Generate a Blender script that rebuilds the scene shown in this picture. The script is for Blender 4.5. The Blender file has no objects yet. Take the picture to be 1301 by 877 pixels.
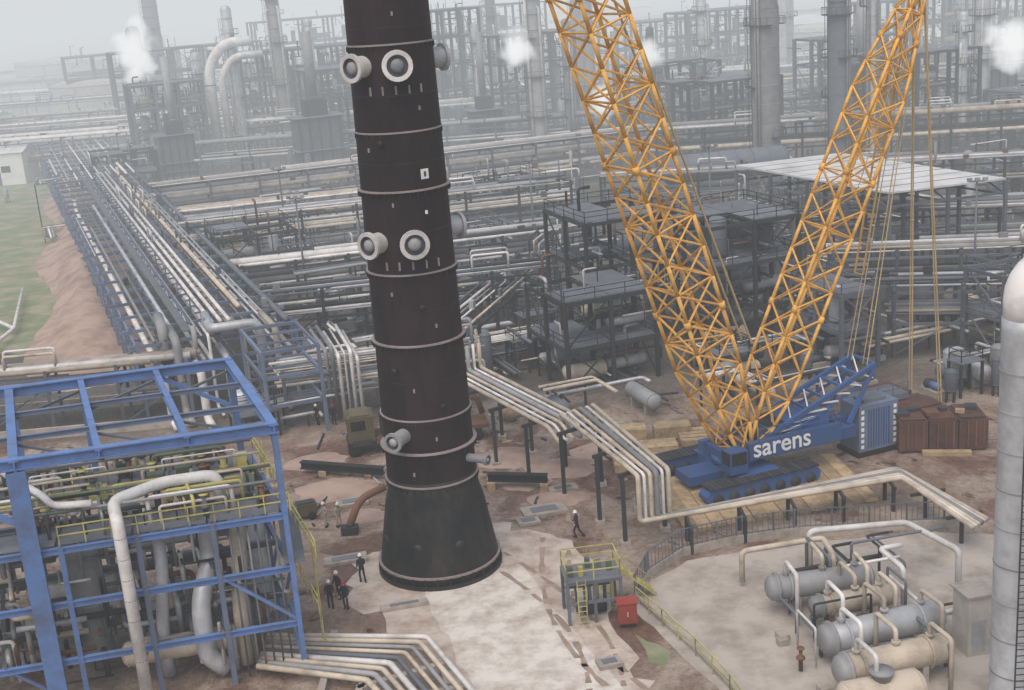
import bpy, math, random
from mathutils import Vector as V, Matrix
random.seed(7)
R=random.Random(11)
sc=bpy.context.scene
sc.view_settings.view_transform='Standard'; sc.view_settings.look='None'; sc.view_settings.exposure=0
COL=sc.collection

# ------------------------------------------------------------------ materials
def lin(c): return tuple((x/255/12.92 if x/255<=.04045 else ((x/255+.055)/1.055)**2.4) for x in c)
def mat(name,rgb,rough=.7,metal=0.,var=.25,dirt=(70,60,52),dirtamt=.35,scale=.6,spec=.3,bump=0.,stretch=1.):
    m=bpy.data.materials.new(name);m.use_nodes=True;nt=m.node_tree;N=nt.nodes;L=nt.links
    b=N["Principled BSDF"];b.inputs["Roughness"].default_value=rough;b.inputs["Metallic"].default_value=metal
    b.inputs["Specular IOR Level"].default_value=spec
    at=N.new("ShaderNodeAttribute");at.attribute_name="rnd"
    mr=N.new("ShaderNodeMapRange");mr.inputs[3].default_value=1-var;mr.inputs[4].default_value=1+var
    L.new(at.outputs["Fac"],mr.inputs[0])
    tc=N.new("ShaderNodeTexCoord");mp=N.new("ShaderNodeMapping");mp.inputs["Scale"].default_value=(1,1,stretch);L.new(tc.outputs["Object"],mp.inputs[0])
    n1=N.new("ShaderNodeTexNoise");n1.inputs["Scale"].default_value=scale;n1.inputs["Detail"].default_value=6
    n1.inputs["Roughness"].default_value=.65
    L.new(mp.outputs[0],n1.inputs[0])
    r1=N.new("ShaderNodeMapRange");r1.inputs[1].default_value=.42;r1.inputs[2].default_value=.7
    r1.inputs[4].default_value=dirtamt
    L.new(n1.outputs["Fac"],r1.inputs[0])
    mx=N.new("ShaderNodeMix");mx.data_type='RGBA'
    mx.inputs[6].default_value=(*lin(rgb),1);mx.inputs[7].default_value=(*lin(dirt),1)
    L.new(r1.outputs[0],mx.inputs[0])
    mu=N.new("ShaderNodeMix");mu.data_type='RGBA';mu.blend_type='MULTIPLY';mu.inputs[0].default_value=1
    L.new(mx.outputs[2],mu.inputs[6]);L.new(mr.outputs[0],mu.inputs[7])
    L.new(mu.outputs[2],b.inputs["Base Color"])
    if bump>0:
        bp=N.new("ShaderNodeBump");bp.inputs["Strength"].default_value=bump
        n2=N.new("ShaderNodeTexNoise");n2.inputs["Scale"].default_value=scale*8;n2.inputs["Detail"].default_value=4
        L.new(tc.outputs["Object"],n2.inputs[0]);L.new(n2.outputs["Fac"],bp.inputs["Height"]);L.new(bp.outputs[0],b.inputs["Normal"])
    return m
STEEL=mat("grey_steel",(96,102,110)); DSTEEL=mat("dark_steel",(50,53,58)); BLUE=mat("blue_paint",(92,122,172),.55,dirtamt=.65,var=.16,dirt=(86,88,96),scale=.9)
BSTEEL=mat("bluegrey_steel",(104,116,138),var=.2)
WPIPE=mat("white_insulation",(212,210,206),.5,var=.18,dirtamt=.55,dirt=(126,116,106)); GPIPE=mat("grey_pipe",(144,145,146),.5,var=.3)
ALU=mat("aluminium_cladding",(180,183,186),.42,.2,var=.18,dirt=(110,105,98),dirtamt=.55)
TPIPE=mat("tan_pipe",(188,176,158),.6,var=.18,dirtamt=.5); RUST=mat("rust_steel",(112,80,62),.85,dirt=(60,42,34))
YEL=mat("yellow_boom_paint",(218,166,78),.55,var=.18,dirt=(148,108,66),dirtamt=.6,scale=1.4)
YRAIL=mat("yellow_rail_paint",(184,176,108),.6,var=.15,dirtamt=.5); BLACK=mat("black_paint",(30,31,33),.5,var=.2)
TOWER=mat("tower_primer",(42,29,31),.7,var=.16,dirt=(20,17,20),dirtamt=1,scale=.7,stretch=.3,spec=.15)
SKIRT=mat("tower_skirt_paint",(27,29,30),.55,var=.08,dirt=(62,54,49),dirtamt=.75,scale=.9,stretch=.4,spec=.2)
TRING=mat("tower_ring_steel",(146,134,131),.5,var=.1)
GRATE=mat("deck_grating",(108,113,120),.8,var=.18); CONC=mat("concrete",(164,156,146),.9,var=.12,dirt=(104,94,84),dirtamt=.6,scale=1)
WHITE=mat("white_paint",(226,226,222),.4,var=.04,dirtamt=.2); RED=mat("red_paint",(148,62,50),.6,var=.1,dirtamt=.5)
CBLUE=mat("crane_blue",(56,90,142),.5,var=.2,dirtamt=.55,dirt=(78,78,82),scale=1.2); BROWN=mat("ballast_brown",(88,62,52),.8,var=.1,dirt=(50,39,36),dirtamt=.8)
ROPE=mat("wire_rope",(178,156,112),.6,var=.1); WOOD=mat("crane_mat_timber",(168,146,114),.9,var=.25,dirtamt=.55,scale=1.5)
GREEN=mat("green_pump_paint",(90,104,86),.6); ROOF=mat("roof_sheet",(200,201,200),.7,var=.05,dirtamt=.6,scale=.25,dirt=(142,139,134))
BEIGE=mat("beige_wall",(182,178,170),.9,var=.15); GLASS=mat("dark_glass",(24,30,36),.15,var=.1,spec=.6)
TYRE=mat("tyre_rubber",(22,22,22),.9); OLIVE=mat("olive_truck_paint",(96,88,62),.6,var=.15,dirtamt=.6)

# ------------------------------------------------------------------ mesh builder
class MB:
    def __init__(s,name): s.name=name;s.v=[];s.f=[];s.m=[];s.r=[];s.sm=[];s.mats=[]
    def mi(s,m):
        if m not in s.mats:s.mats.append(m)
        return s.mats.index(m)
    def add(s,vs,fs,m,smooth=False,rnd=None):
        o=len(s.v);s.v.extend(tuple(x) for x in vs);k=s.mi(m);r=R.random() if rnd is None else rnd
        for f in fs:
            s.f.append(tuple(i+o for i in f));s.m.append(k);s.r.append(r);s.sm.append(smooth)
    def obj(s,parent=None,name=None):
        me=bpy.data.meshes.new(s.name);me.from_pydata(s.v,[],s.f)
        for m in s.mats: me.materials.append(m)
        me.polygons.foreach_set("material_index",s.m);me.polygons.foreach_set("use_smooth",s.sm)
        a=me.attributes.new("rnd",'FLOAT','FACE');a.data.foreach_set("value",s.r);me.update()
        o=bpy.data.objects.new(name or s.name,me);COL.objects.link(o)
        if parent:o.parent=parent
        return o
    def beam(s,p,q,w,h,m,up=None):
        p=V(p);q=V(q);a=q-p
        if a.length<1e-5:return
        a=a.normalized();u=V(up) if up else (V((0,0,1)) if abs(a.z)<.95 else V((-.35,.937,0)))
        x=a.cross(u)
        if x.length<1e-4:x=a.cross(V((1,0,0)))
        x.normalize();y=x.cross(a).normalized();x=x*w/2;y=y*h/2
        s.add([p-x-y,p+x-y,p+x+y,p-x+y,q-x-y,q+x-y,q+x+y,q-x+y],[(0,1,2,3),(7,6,5,4),(4,5,1,0),(5,6,2,1),(6,7,3,2),(7,4,0,3)],m)
    def ibeam(s,p,q,w,h,m,up=None):
        p=V(p);q=V(q);a=(q-p).normalized();u=V(up) if up else (V((0,0,1)) if abs(a.z)<.95 else V((-.35,.937,0)))
        x=a.cross(u).normalized();y=x.cross(a).normalized();t=h*.12
        s.beam(p+y*(h/2-t/2),q+y*(h/2-t/2),w,t,m,up=y);s.beam(p-y*(h/2-t/2),q-y*(h/2-t/2),w,t,m,up=y)
        s.beam(p,q,w*.16,h-2*t,m,up=y)
    def box(s,c,sz,m,ux=(1,0,0)):
        ux=V(ux).normalized();c=V(c)
        s.beam(c-ux*sz[0]/2,c+ux*sz[0]/2,sz[1],sz[2],m)
    def lathe(s,p,ax,prof,m,n=12,smooth=True,caps=True,rnd=None):
        p=V(p);ax=V(ax).normalized();t=V((0,0,1)) if abs(ax.z)<.9 else V((1,0,0))
        x=ax.cross(t).normalized();y=ax.cross(x);vs=[];fs=[]
        for r,d in prof:
            for i in range(n):
                a=2*math.pi*i/n;vs.append(p+ax*d+(x*math.cos(a)+y*math.sin(a))*max(r,1e-3))
        for j in range(len(prof)-1):
            for i in range(n):
                k=(i+1)%n;fs.append((j*n+i,j*n+k,(j+1)*n+k,(j+1)*n+i))
        if caps:
            fs.append(tuple(range(n-1,-1,-1)));fs.append(tuple((len(prof)-1)*n+i for i in range(n)))
        s.add(vs,fs,m,smooth,rnd)
    def tube(s,p,q,r,m,r2=None,n=8,rnd=None):
        p=V(p);q=V(q);d=(q-p).length
        if d<1e-5:return
        s.lathe(p,q-p,[(r,0),(r if r2 is None else r2,d)],m,n,n>5,True,rnd)
    def vessel(s,p,q,r,m,n=16):
        p=V(p);q=V(q);L=(q-p).length;d=r*.5
        s.lathe(p,q-p,[(.02,-d),(r*.5,-d*.86),(r*.85,-d*.5),(r,0),(r,L),(r*.85,L+d*.5),(r*.5,L+d*.86),(.02,L+d)],m,n)
        k=max(2,int(L/2.5))
        for i in range(k+1):
            s.lathe(p+(q-p)*(i/k)-(q-p).normalized()*.04,q-p,[(r*1.03,0),(r*1.03,.08)],m,n,False)
    def pipe(s,pts,r,m,n=8,br=None):
        pts=[V(a) for a in pts];br=br or r*2.2;path=[pts[0]]
        for i in range(1,len(pts)-1):
            a,b,c=pts[i-1],pts[i],pts[i+1];d1=(a-b);d2=(c-b)
            k=min(br,d1.length*.45,d2.length*.45);A=b+d1.normalized()*k;B=b+d2.normalized()*k
            for t in (0,.25,.5,.75,1): path.append(A*(1-t)**2+b*2*t*(1-t)+B*t*t)
        path.append(pts[-1]);vs=[];fs=[]
        T=(path[1]-path[0]).normalized();x=T.cross(V((0,0,1)) if abs(T.z)<.9 else V((1,0,0))).normalized()
        for j,P in enumerate(path):
            if 0<j<len(path)-1:T=((path[j+1]-P).normalized()+(P-path[j-1]).normalized()).normalized()
            elif j:T=(P-path[j-1]).normalized()
            x=(x-T*x.dot(T)).normalized();y=T.cross(x)
            for i in range(n):
                a=2*math.pi*i/n;vs.append(P+(x*math.cos(a)+y*math.sin(a))*r)
        for j in range(len(path)-1):
            for i in range(n):
                k=(i+1)%n;fs.append((j*n+i,j*n+k,(j+1)*n+k,(j+1)*n+i))
        fs.append(tuple(range(n-1,-1,-1)));fs.append(tuple((len(path)-1)*n+i for i in range(n)))
        s.add(vs,fs,m,True)
    def bands(s,p,q,r,m,sp=1.2,n=12):
        p=V(p);q=V(q);L=(q-p).length;k=max(1,int(L/sp))
        for i in range(k):s.lathe(p+(q-p)*((i+.5)/k),q-p,[(r*1.02,0),(r*1.02,.05)],m,n,False)
    def rail(s,pts,m,h=1.1,sp=1.5,w=.06):
        for a,b in zip(pts[:-1],pts[1:]):
            a=V(a);b=V(b);k=max(1,int((b-a).length/sp))
            for i in range(k+1):
                c=a+(b-a)*i/k;s.beam(c,c+V((0,0,h)),w,w,m)
            for z in (h,h*.55):s.beam(a+V((0,0,z)),b+V((0,0,z)),w,w,m)
    def ladder(s,p,h,m,ux=(1,0,0),w=.5):
        p=V(p);ux=V(ux).normalized()*w/2
        s.beam(p-ux,p-ux+V((0,0,h)),.06,.06,m);s.beam(p+ux,p+ux+V((0,0,h)),.06,.06,m)
        for i in range(int(h/.35)):s.beam(p-ux+V((0,0,i*.35+.2)),p+ux+V((0,0,i*.35+.2)),.04,.04,m)
    def poly(s,pts,z,m,jag=0):
        if jag:
            o=[]
            for a,c in zip(pts,pts[1:]+pts[:1]):
                a=V((*a,0));c=V((*c,0));k=max(1,int((c-a).length/1.0))
                for i in range(k):
                    p=a.lerp(c,i/k);o.append((p.x+R.uniform(-jag,jag),p.y+R.uniform(-jag,jag)))
            pts=o
        s.add([(a,b,z) for a,b in pts],[tuple(range(len(pts)))],m)
def Z(p,z):return V((p[0],p[1],z))
def empty(name,loc=(0,0,0)):
    e=bpy.data.objects.new(name,None);COL.objects.link(e);e.location=loc;e.empty_display_size=.5;return e
C=V((.937,.35,0));D=V((-.35,.937,0))

# ------------------------------------------------------------------ generators
def rack(name,p,q,width,levels,span=6,npipe=6,sm=DSTEEL,pm=None,rr=(.08,.3),side=1,brace=True,over=1.5,n=6):
    b=MB(name);p=V((p[0],p[1],0));q=V((q[0],q[1],0));a=(q-p);L=a.length;a.normalize();w=V((-a.y,a.x,0))*width*side
    pm=pm or [WPIPE,GPIPE,GPIPE,ALU,TPIPE,DSTEEL,STEEL,STEEL]
    k=max(1,int(L/span))
    for i in range(k+1):
        c=p+a*(L*i/k);top=levels[-1]+.3
        for e in (c,c+w):b.beam(e,Z(e,top),.3,.3,sm)
        for z in levels:b.beam(Z(c-w*.05,z-.18),Z(c+w*1.05,z-.18),.25,.3,sm)
        if brace and i<k and i%2==0:
            c2=p+a*(L*(i+1)/k)
            for e,e2 in ((c,c2),(c+w,c2+w)):b.beam(Z(e,.2),Z(e2,levels[0]),.12,.12,sm)
    for z in levels:
        for e in (0,1):b.beam(Z(p+w*e,z-.55),Z(q+w*e,z-.55),.2,.25,sm)
        for j in range(npipe):
            r=R.uniform(*rr)*R.uniform(.5,1);x=(j+.5)/npipe+R.uniform(-.3,.3)/npipe
            e0=R.uniform(0,over);e1=R.uniform(0,over)
            if R.random()<.2: e1=-R.uniform(0,L*.5)
            if R.random()<.2: e0=-R.uniform(0,L*.4)
            pts=[Z(p+w*x-a*e0,z+r),Z(q+w*x+a*e1,z+r)]
            if R.random()<.3:
                dz=R.uniform(1,3)*(1 if R.random()<.4 else -1)
                pts.append(Z(q+w*x+a*e1,z+r+dz))
            b.pipe(pts,r,R.choice(pm),n)
    for _ in range(max(1,int(L/22))):
        t=R.uniform(.1,.8)*L;l=R.uniform(3,5);h=R.uniform(1,1.8);z=levels[-1]+.3
        for j in range(R.randint(1,3)):
            o=w*(.25+.12*j);c=p+a*t+o
            b.pipe([Z(c,z),Z(c,z+h+j*.4),Z(c+a*l,z+h+j*.4),Z(c+a*l,z)],.14,R.choice(pm),n)
    for _ in range(int(L/5)):
        c=p+a*R.uniform(0,L)+w*R.uniform(.05,.95);z=R.choice(levels)
        b.box(Z(c,z+.55),(R.uniform(.3,.9),R.uniform(.3,.6),R.uniform(.4,1.0)),R.choice([DSTEEL,STEEL,RUST,GPIPE]),a)
    return b
def structure(name,o,bx,by,nx,ny,levels,sm=DSTEEL,ux=C,uy=D,deck=.6,fill=1.,rails=True,cs=.35):
    b=MB(name);o=V((o[0],o[1],0))
    def P(i,j,z):return o+ux*(i*bx)+uy*(j*by)+V((0,0,z))
    for i in range(nx+1):
        for j in range(ny+1):b.beam(P(i,j,0),P(i,j,levels[-1]),cs,cs,sm)
    pz=0
    for z in levels:
        for j in range(ny+1):b.beam(P(0,j,z-.2),P(nx,j,z-.2),.2,.36,sm)
        for i in range(nx+1):b.beam(P(i,0,z-.22),P(i,ny,z-.22),.2,.34,sm)
        for i in range(nx):
            for j in range(ny):
                if R.random()<deck:
                    c=P(i+.5,j+.5,z+.06);b.box(c,(bx-.1,by-.1,.08),GRATE,ux)
                u=R.random()
                if u<fill*.35:
                    r=R.uniform(.5,1.1);h=R.uniform(2,min(4,max(2.2,(z-pz)*1.1)));c=P(i+R.uniform(.3,.7),j+R.uniform(.3,.7),pz+.5)
                    b.vessel(c,c+V((0,0,h)),r,R.choice([ALU,GPIPE,WPIPE,STEEL]),12)
                elif u<fill*.6:
                    r=R.uniform(.4,.9);c=P(i+.1,j+R.uniform(.3,.7),pz+1.4);b.vessel(c,c+ux*bx*.8,r,R.choice([ALU,GPIPE,TPIPE]),12)
                for _ in range(int(6*fill)):
                    a=P(i+R.random(),j+R.random(),pz+R.uniform(.3,z-pz));d=R.choice([ux,uy,V((0,0,1))]);l=R.uniform(1.5,4);e=R.choice([ux,uy,V((0,0,-1))])
                    b.pipe([a,a+d*l,a+d*l+e*1.3],R.uniform(.05,.2),R.choice([WPIPE,GPIPE,ALU,STEEL,DSTEEL,RUST]),6)
        if R.random()<.9:
            i=R.randrange(nx);b.beam(P(i,0,pz),P(i+1,0,z),.14,.14,sm);b.beam(P(i+1,0,pz),P(i,0,z),.14,.14,sm)
        j=R.randrange(ny);b.beam(P(nx,j,pz),P(nx,j+1,z),.14,.14,sm);b.beam(P(0,j,pz),P(0,j+1,z),.14,.14,sm)
        if rails:b.rail([P(0,0,z),P(nx,0,z),P(nx,ny,z),P(0,ny,z),P(0,0,z)],sm,1.1,2.5,.07)
        pz=z
    return b
def column(name,x,y,r,h,m=ALU,plat=4,n=20,cage=True):
    b=MB(name)
    b.lathe((x,y,0),(0,0,1),[(r*1.15,0),(r,2.5),(r,h*.6),(r*.92,h*.62),(r*.92,h),(r*.6,h+r*.5),(.05,h+r*.65)],m,n)
    for i in range(int(h/3)):b.lathe((x,y,i*3+2),(0,0,1),[(r*1.015,0),(r*1.015,.12)],m,n,False)
    for i in range(plat):
        z=h*(i+1)/(plat+.6)+R.uniform(-1,1);a0=R.uniform(0,6.28);nn=int(n*R.uniform(.45,1))
        for k in range(nn):
            a=a0+2*math.pi*k/n;c=V((x+math.cos(a)*(r+.95),y+math.sin(a)*(r+.95),z));b.beam(c,c+V((0,0,1.1)),.06,.06,DSTEEL)
            a2=a+2*math.pi/n;c2=V((x+math.cos(a2)*(r+.95),y+math.sin(a2)*(r+.95),z));b.beam(c+V((0,0,1.1)),c2+V((0,0,1.1)),.07,.07,DSTEEL)
            i1=V((x+math.cos(a)*r,y+math.sin(a)*r,z));i2=V((x+math.cos(a2)*r,y+math.sin(a2)*r,z));b.add([i1,c,c2,i2,i1-V((0,0,.12)),c-V((0,0,.12)),c2-V((0,0,.12)),i2-V((0,0,.12))],[(0,1,2,3),(7,6,5,4),(1,5,6,2)],DSTEEL)
    b.ladder((x-r-.3,y-.4,0),h*.95,DSTEEL)
    for _ in range(2):
        a=R.uniform(-2.8,-.3);c=V((x+math.cos(a)*(r+.35),y+math.sin(a)*(r+.35),0));hh=h*R.uniform(.6,.95)
        b.pipe([c+V((0,0,1)),c+V((0,0,hh)),V((x,y,hh))],R.uniform(.12,.28),R.choice([WPIPE,GPIPE]),6)
    return b
def clutter(name,x0,x1,y0,y1,n,hmax=3.5):
    b=MB(name)
    for _ in range(n):
        x=R.uniform(x0,x1);y=R.uniform(y0,y1);c=V((x,y,0));k=R.random();ux=R.choice([C,D])
        if k<.2:
            r=R.uniform(.4,1);h=R.uniform(1.5,hmax);b.vessel(c+V((0,0,.8+r*.5)),c+V((0,0,.8+h)),r,R.choice([ALU,GPIPE,STEEL,STEEL]),12)
            for e in (C,-C,D,-D):b.beam(c+e*r*.8,c+e*r*.8+V((0,0,1+r*.5)),.15,.15,DSTEEL)
        elif k<.38:
            r=R.uniform(.35,.9);l=R.uniform(2.5,6);z=r+.7;b.vessel(c+V((0,0,z)),c+ux*l+V((0,0,z)),r,R.choice([ALU,GPIPE,TPIPE,STEEL]),12)
            for t in (.2,.8):b.box(c+ux*l*t+V((0,0,(z-r*.6)/2)),(.3,r*1.5,z-r*.6),CONC,ux)
        elif k<.5:
            b.box(c+V((0,0,.25)),(2.2,1.1,.5),CONC,ux);b.tube(c-ux*.8+V((0,0,.85)),c+ux*.3+V((0,0,.85)),.33,R.choice([GREEN,STEEL,BLUE]),n=10)
            b.tube(c+ux*.4+V((0,0,.85)),c+ux*.8+V((0,0,.85)),.45,DSTEEL,n=10)
        elif k<.6:
            h=R.uniform(2,hmax);w=R.uniform(2,4)
            for s in (0,w):
                for t in (0,w*.7):b.beam(c+C*s+D*t,c+C*s+D*t+V((0,0,h)),.2,.2,DSTEEL)
            b.box(c+C*w/2+D*w*.35+V((0,0,h)),(w+.3,w*.7+.3,.12),GRATE,C)
            b.rail([c+V((0,0,h)),c+C*w+V((0,0,h)),c+C*w+D*w*.7+V((0,0,h)),c+D*w*.7+V((0,0,h)),c+V((0,0,h))],DSTEEL,1.1,1.3,.07)
        else:
            z=R.uniform(.4,hmax);l=R.uniform(3,12);e=R.choice([V((0,0,-1)),ux.cross(V((0,0,1)))])
            l2=z if e.z<0 else R.uniform(1,4)
            for q in range(R.randint(1,4)):
                o=ux.cross(V((0,0,1)))*q*.5
                b.pipe([c+o+V((0,0,z)),c+o+ux*l+V((0,0,z)),c+o+ux*l+e*l2+V((0,0,z))],R.uniform(.07,.2),R.choice([WPIPE,GPIPE,ALU,TPIPE,STEEL,DSTEEL]),6)
            for t in (.15,.85):b.beam(c+ux*l*t,c+ux*l*t+V((0,0,z)),.18,.18,DSTEEL)
            b.beam(c+ux*l*.15+V((0,0,z)),c+ux*l*.15+ux.cross(V((0,0,1)))*2+V((0,0,z-.2)),.16,.16,DSTEEL)
    return b

# ------------------------------------------------------------------ ground
def ground():
    m=bpy.data.materials.new("ground_dirt");m.use_nodes=True;nt=m.node_tree;N=nt.nodes;L=nt.links;b=N["Principled BSDF"];b.inputs["Roughness"].default_value=.95
    b.inputs["Specular IOR Level"].default_value=.1
    tc=N.new("ShaderNodeTexCoord")
    def noise(s,d=6,ro=.6,dist=0):
        n=N.new("ShaderNodeTexNoise");n.inputs["Scale"].default_value=s;n.inputs["Detail"].default_value=d;n.inputs["Roughness"].default_value=ro;n.inputs["Distortion"].default_value=dist;L.new(tc.outputs["Object"],n.inputs[0]);return n.outputs["Fac"]
    def ramp(src,a,b_,c0,c1):
        r=N.new("ShaderNodeValToRGB");r.color_ramp.elements[0].position=a;r.color_ramp.elements[1].position=b_
        r.color_ramp.elements[0].color=(*lin(c0),1);r.color_ramp.elements[1].color=(*lin(c1),1);L.new(src,r.inputs[0]);return r.outputs[0]
    def mix(f,a,b_,t='MIX'):
        x=N.new("ShaderNodeMix");x.data_type='RGBA';x.blend_type=t
        if isinstance(f,float):x.inputs[0].default_value=f
        else:L.new(f,x.inputs[0])
        L.new(a,x.inputs[6]);L.new(b_,x.inputs[7]);return x.outputs[2]
    near=ramp(noise(.17,8,.65,1.0),.4,.6,(178,164,150),(142,122,108))
    red=ramp(noise(.12,6,.65,.8),.5,.58,(0,0,0),(235,235,235))
    redc=ramp(noise(.9,6,.7),.35,.65,(132,98,84),(98,78,70))
    near=mix(red,near,redc)
    wet=ramp(noise(.3,5,.6,1.5),.62,.68,(255,255,255),(150,146,144))
    near=mix(1.0,near,wet,'MULTIPLY')
    far=ramp(noise(.05,8),.35,.65,(80,79,78),(120,115,108))
    sx=N.new("ShaderNodeSeparateXYZ");L.new(tc.outputs["Object"],sx.inputs[0])
    nz=noise(.1,4)
    ma=N.new("ShaderNodeMath");ma.operation='MULTIPLY_ADD';ma.inputs[1].default_value=26;L.new(nz,ma.inputs[0]);L.new(sx.outputs[1],ma.inputs[2])
    mr=N.new("ShaderNodeMapRange");mr.inputs[1].default_value=118;mr.inputs[2].default_value=128;L.new(ma.outputs[0],mr.inputs[0])
    col=mix(mr.outputs[0],near,far)
    fine=ramp(noise(2.2,8,.8),.3,.7,(178,174,170),(255,255,255))
    col=mix(1.0,col,fine,'MULTIPLY')
    L.new(col,b.inputs["Base Color"])
    bp=N.new("ShaderNodeBump");bp.inputs["Strength"].default_value=.8;bp.inputs["Distance"].default_value=.3;L.new(noise(1.2,8,.7),bp.inputs["Height"]);L.new(bp.outputs[0],b.inputs["Normal"])
    me=bpy.data.meshes.new("ground");S=4000
    me.from_pydata([(-S,-200,0),(S,-200,0),(S,5000,0),(-S,5000,0)],[],[(0,1,2,3)]);me.materials.append(m)
    COL.objects.link(bpy.data.objects.new("ground",me))
ground()
ROADM=mat("concrete_road",(204,199,190),.9,var=0,dirt=(158,144,130),dirtamt=1,scale=.6,bump=.2)
DUST=mat("pale_dust",(186,176,165),.95,var=0,dirt=(148,128,114),dirtamt=1,scale=.6,bump=.3)
GRASS=mat("grass",(112,124,92),.95,var=0,dirt=(160,146,126),dirtamt=1,scale=.25,bump=.8)
EARTH=mat("earth_mound_soil",(166,144,130),.95,var=0,dirt=(120,100,91),dirtamt=.9,scale=.25,bump=.8)
PAVE=mat("gravel_paving",(172,164,154),.95,var=0,dirt=(136,126,116),dirtamt=1,scale=.4,bump=.4)
TRACKM=mat("wheel_track_mud",(150,134,120),.95,var=.15,dirt=(122,104,92),dirtamt=.9,scale=.8)
b=MB("dirt_apron");b.poly([(-12,80),(-11.5,74),(-7,69),(-4,61),(6,61),(5,69.5),(4.5,76),(3.4,81),(0,83),(-3,86),(-7,84)],.008,DUST,.6);b.obj()
b=MB("concrete_road");b.poly([(-7,76.5),(-6.3,73),(-3.6,62.8),(3,38),(12,38),(4.6,61.7),(.8,73),(-.6,78)],.02,ROADM,.2);b.obj()
b=MB("gravel_paving");b.poly([(5.6,72),(8,74.5),(10.4,76.6),(18,78),(27,78),(34,76),(40,40),(12,40),(11.5,57),(9.5,61.5)],.013,PAVE,.1);b.obj()
b=MB("grass");b.poly([(-48,140),(-58,142),(-130,150),(-200,330),(-110,330),(-80,240)],.012,GRASS,.6);b.obj()
b=MB("grass_verge");b.poly([(5.6,67.4),(6.8,66.9),(7.6,65),(7.5,63.5),(6.6,64.2),(6.0,65.6)],.016,GRASS,.4);b.obj()
b=MB("wheel_tracks")
for cx,off in ((0,0),(0,1.9),(3.2,.4),(3.2,2.2)):
    L_=[];Rr=[]
    for i in range(46):
        t=i/45;p=V((2.5+off+cx-6.5*t+2.2*math.sin(t*4+cx),58+26*t+ (6*t*t if cx else 0),0));wd=.17+R.uniform(-.07,.07)
        L_.append((p.x-wd,p.y,.026));Rr.append((p.x+wd,p.y,.026))
    for i in range(45):
        if R.random()<.72:b.add([L_[i],Rr[i],Rr[i+1],L_[i+1]],[(0,1,2,3)],TRACKM)
b.obj()
vs=[];fs=[];nn=60;mm=14
for i in range(nn+1):
    t=i/nn;c=V((-43,126,0)).lerp(V((-96,296,0)),t);w=6+1.6*math.sin(t*19);env=min(1,t*8,(1-t)*6)
    for j in range(mm+1):
        s=j/mm*2-1;h=(math.cos(s*math.pi)+1)/2*(2.0+.5*math.sin(t*23)+.5*R.random())*env
        vs.append(c+V((-.95,-.3,0))*(s*w)+V((R.uniform(-.3,.3),R.uniform(-.3,.3),h-.02)))
for i in range(nn):
    for j in range(mm):
        a=i*(mm+1)+j;fs.append((a,a+1,a+mm+2,a+mm+1))
b=MB("earth_mound");b.add(vs,fs,EARTH,True);b.obj()
b=MB("spoil_heap")
for x,y,r,h in ((-14.5,93.5,2.4,.6),(3.2,94.5,2.2,.55),(-15.5,80.5,1.8,.5),(6.5,97.5,2,.4),(-1,97.5,2.4,.5),(2.6,88.5,1.6,.4),(-12,88,1.4,.4),(-17,100,2,.4),(0,92,1.6,.4)):
    n=18;vs=[V((x,y,h))];fs=[]
    for q in range(1,5):
        for i in range(n):
            a=2*math.pi*i/n;rr=r*q/4*R.uniform(.85,1.15);vs.append(V((x+math.cos(a)*rr*1.4,y+math.sin(a)*rr,h*(1-q/4)**.8*R.uniform(.7,1.3)-.01*(q==4))))
    for i in range(n):fs.append((0,1+i,1+(i+1)%n))
    for q in range(3):
        for i in range(n):k=(i+1)%n;fs.append((1+q*n+i,1+(q+1)*n+i,1+(q+1)*n+k,1+q*n+k))
    b.add(vs,fs,EARTH,True)
b.obj()

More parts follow.
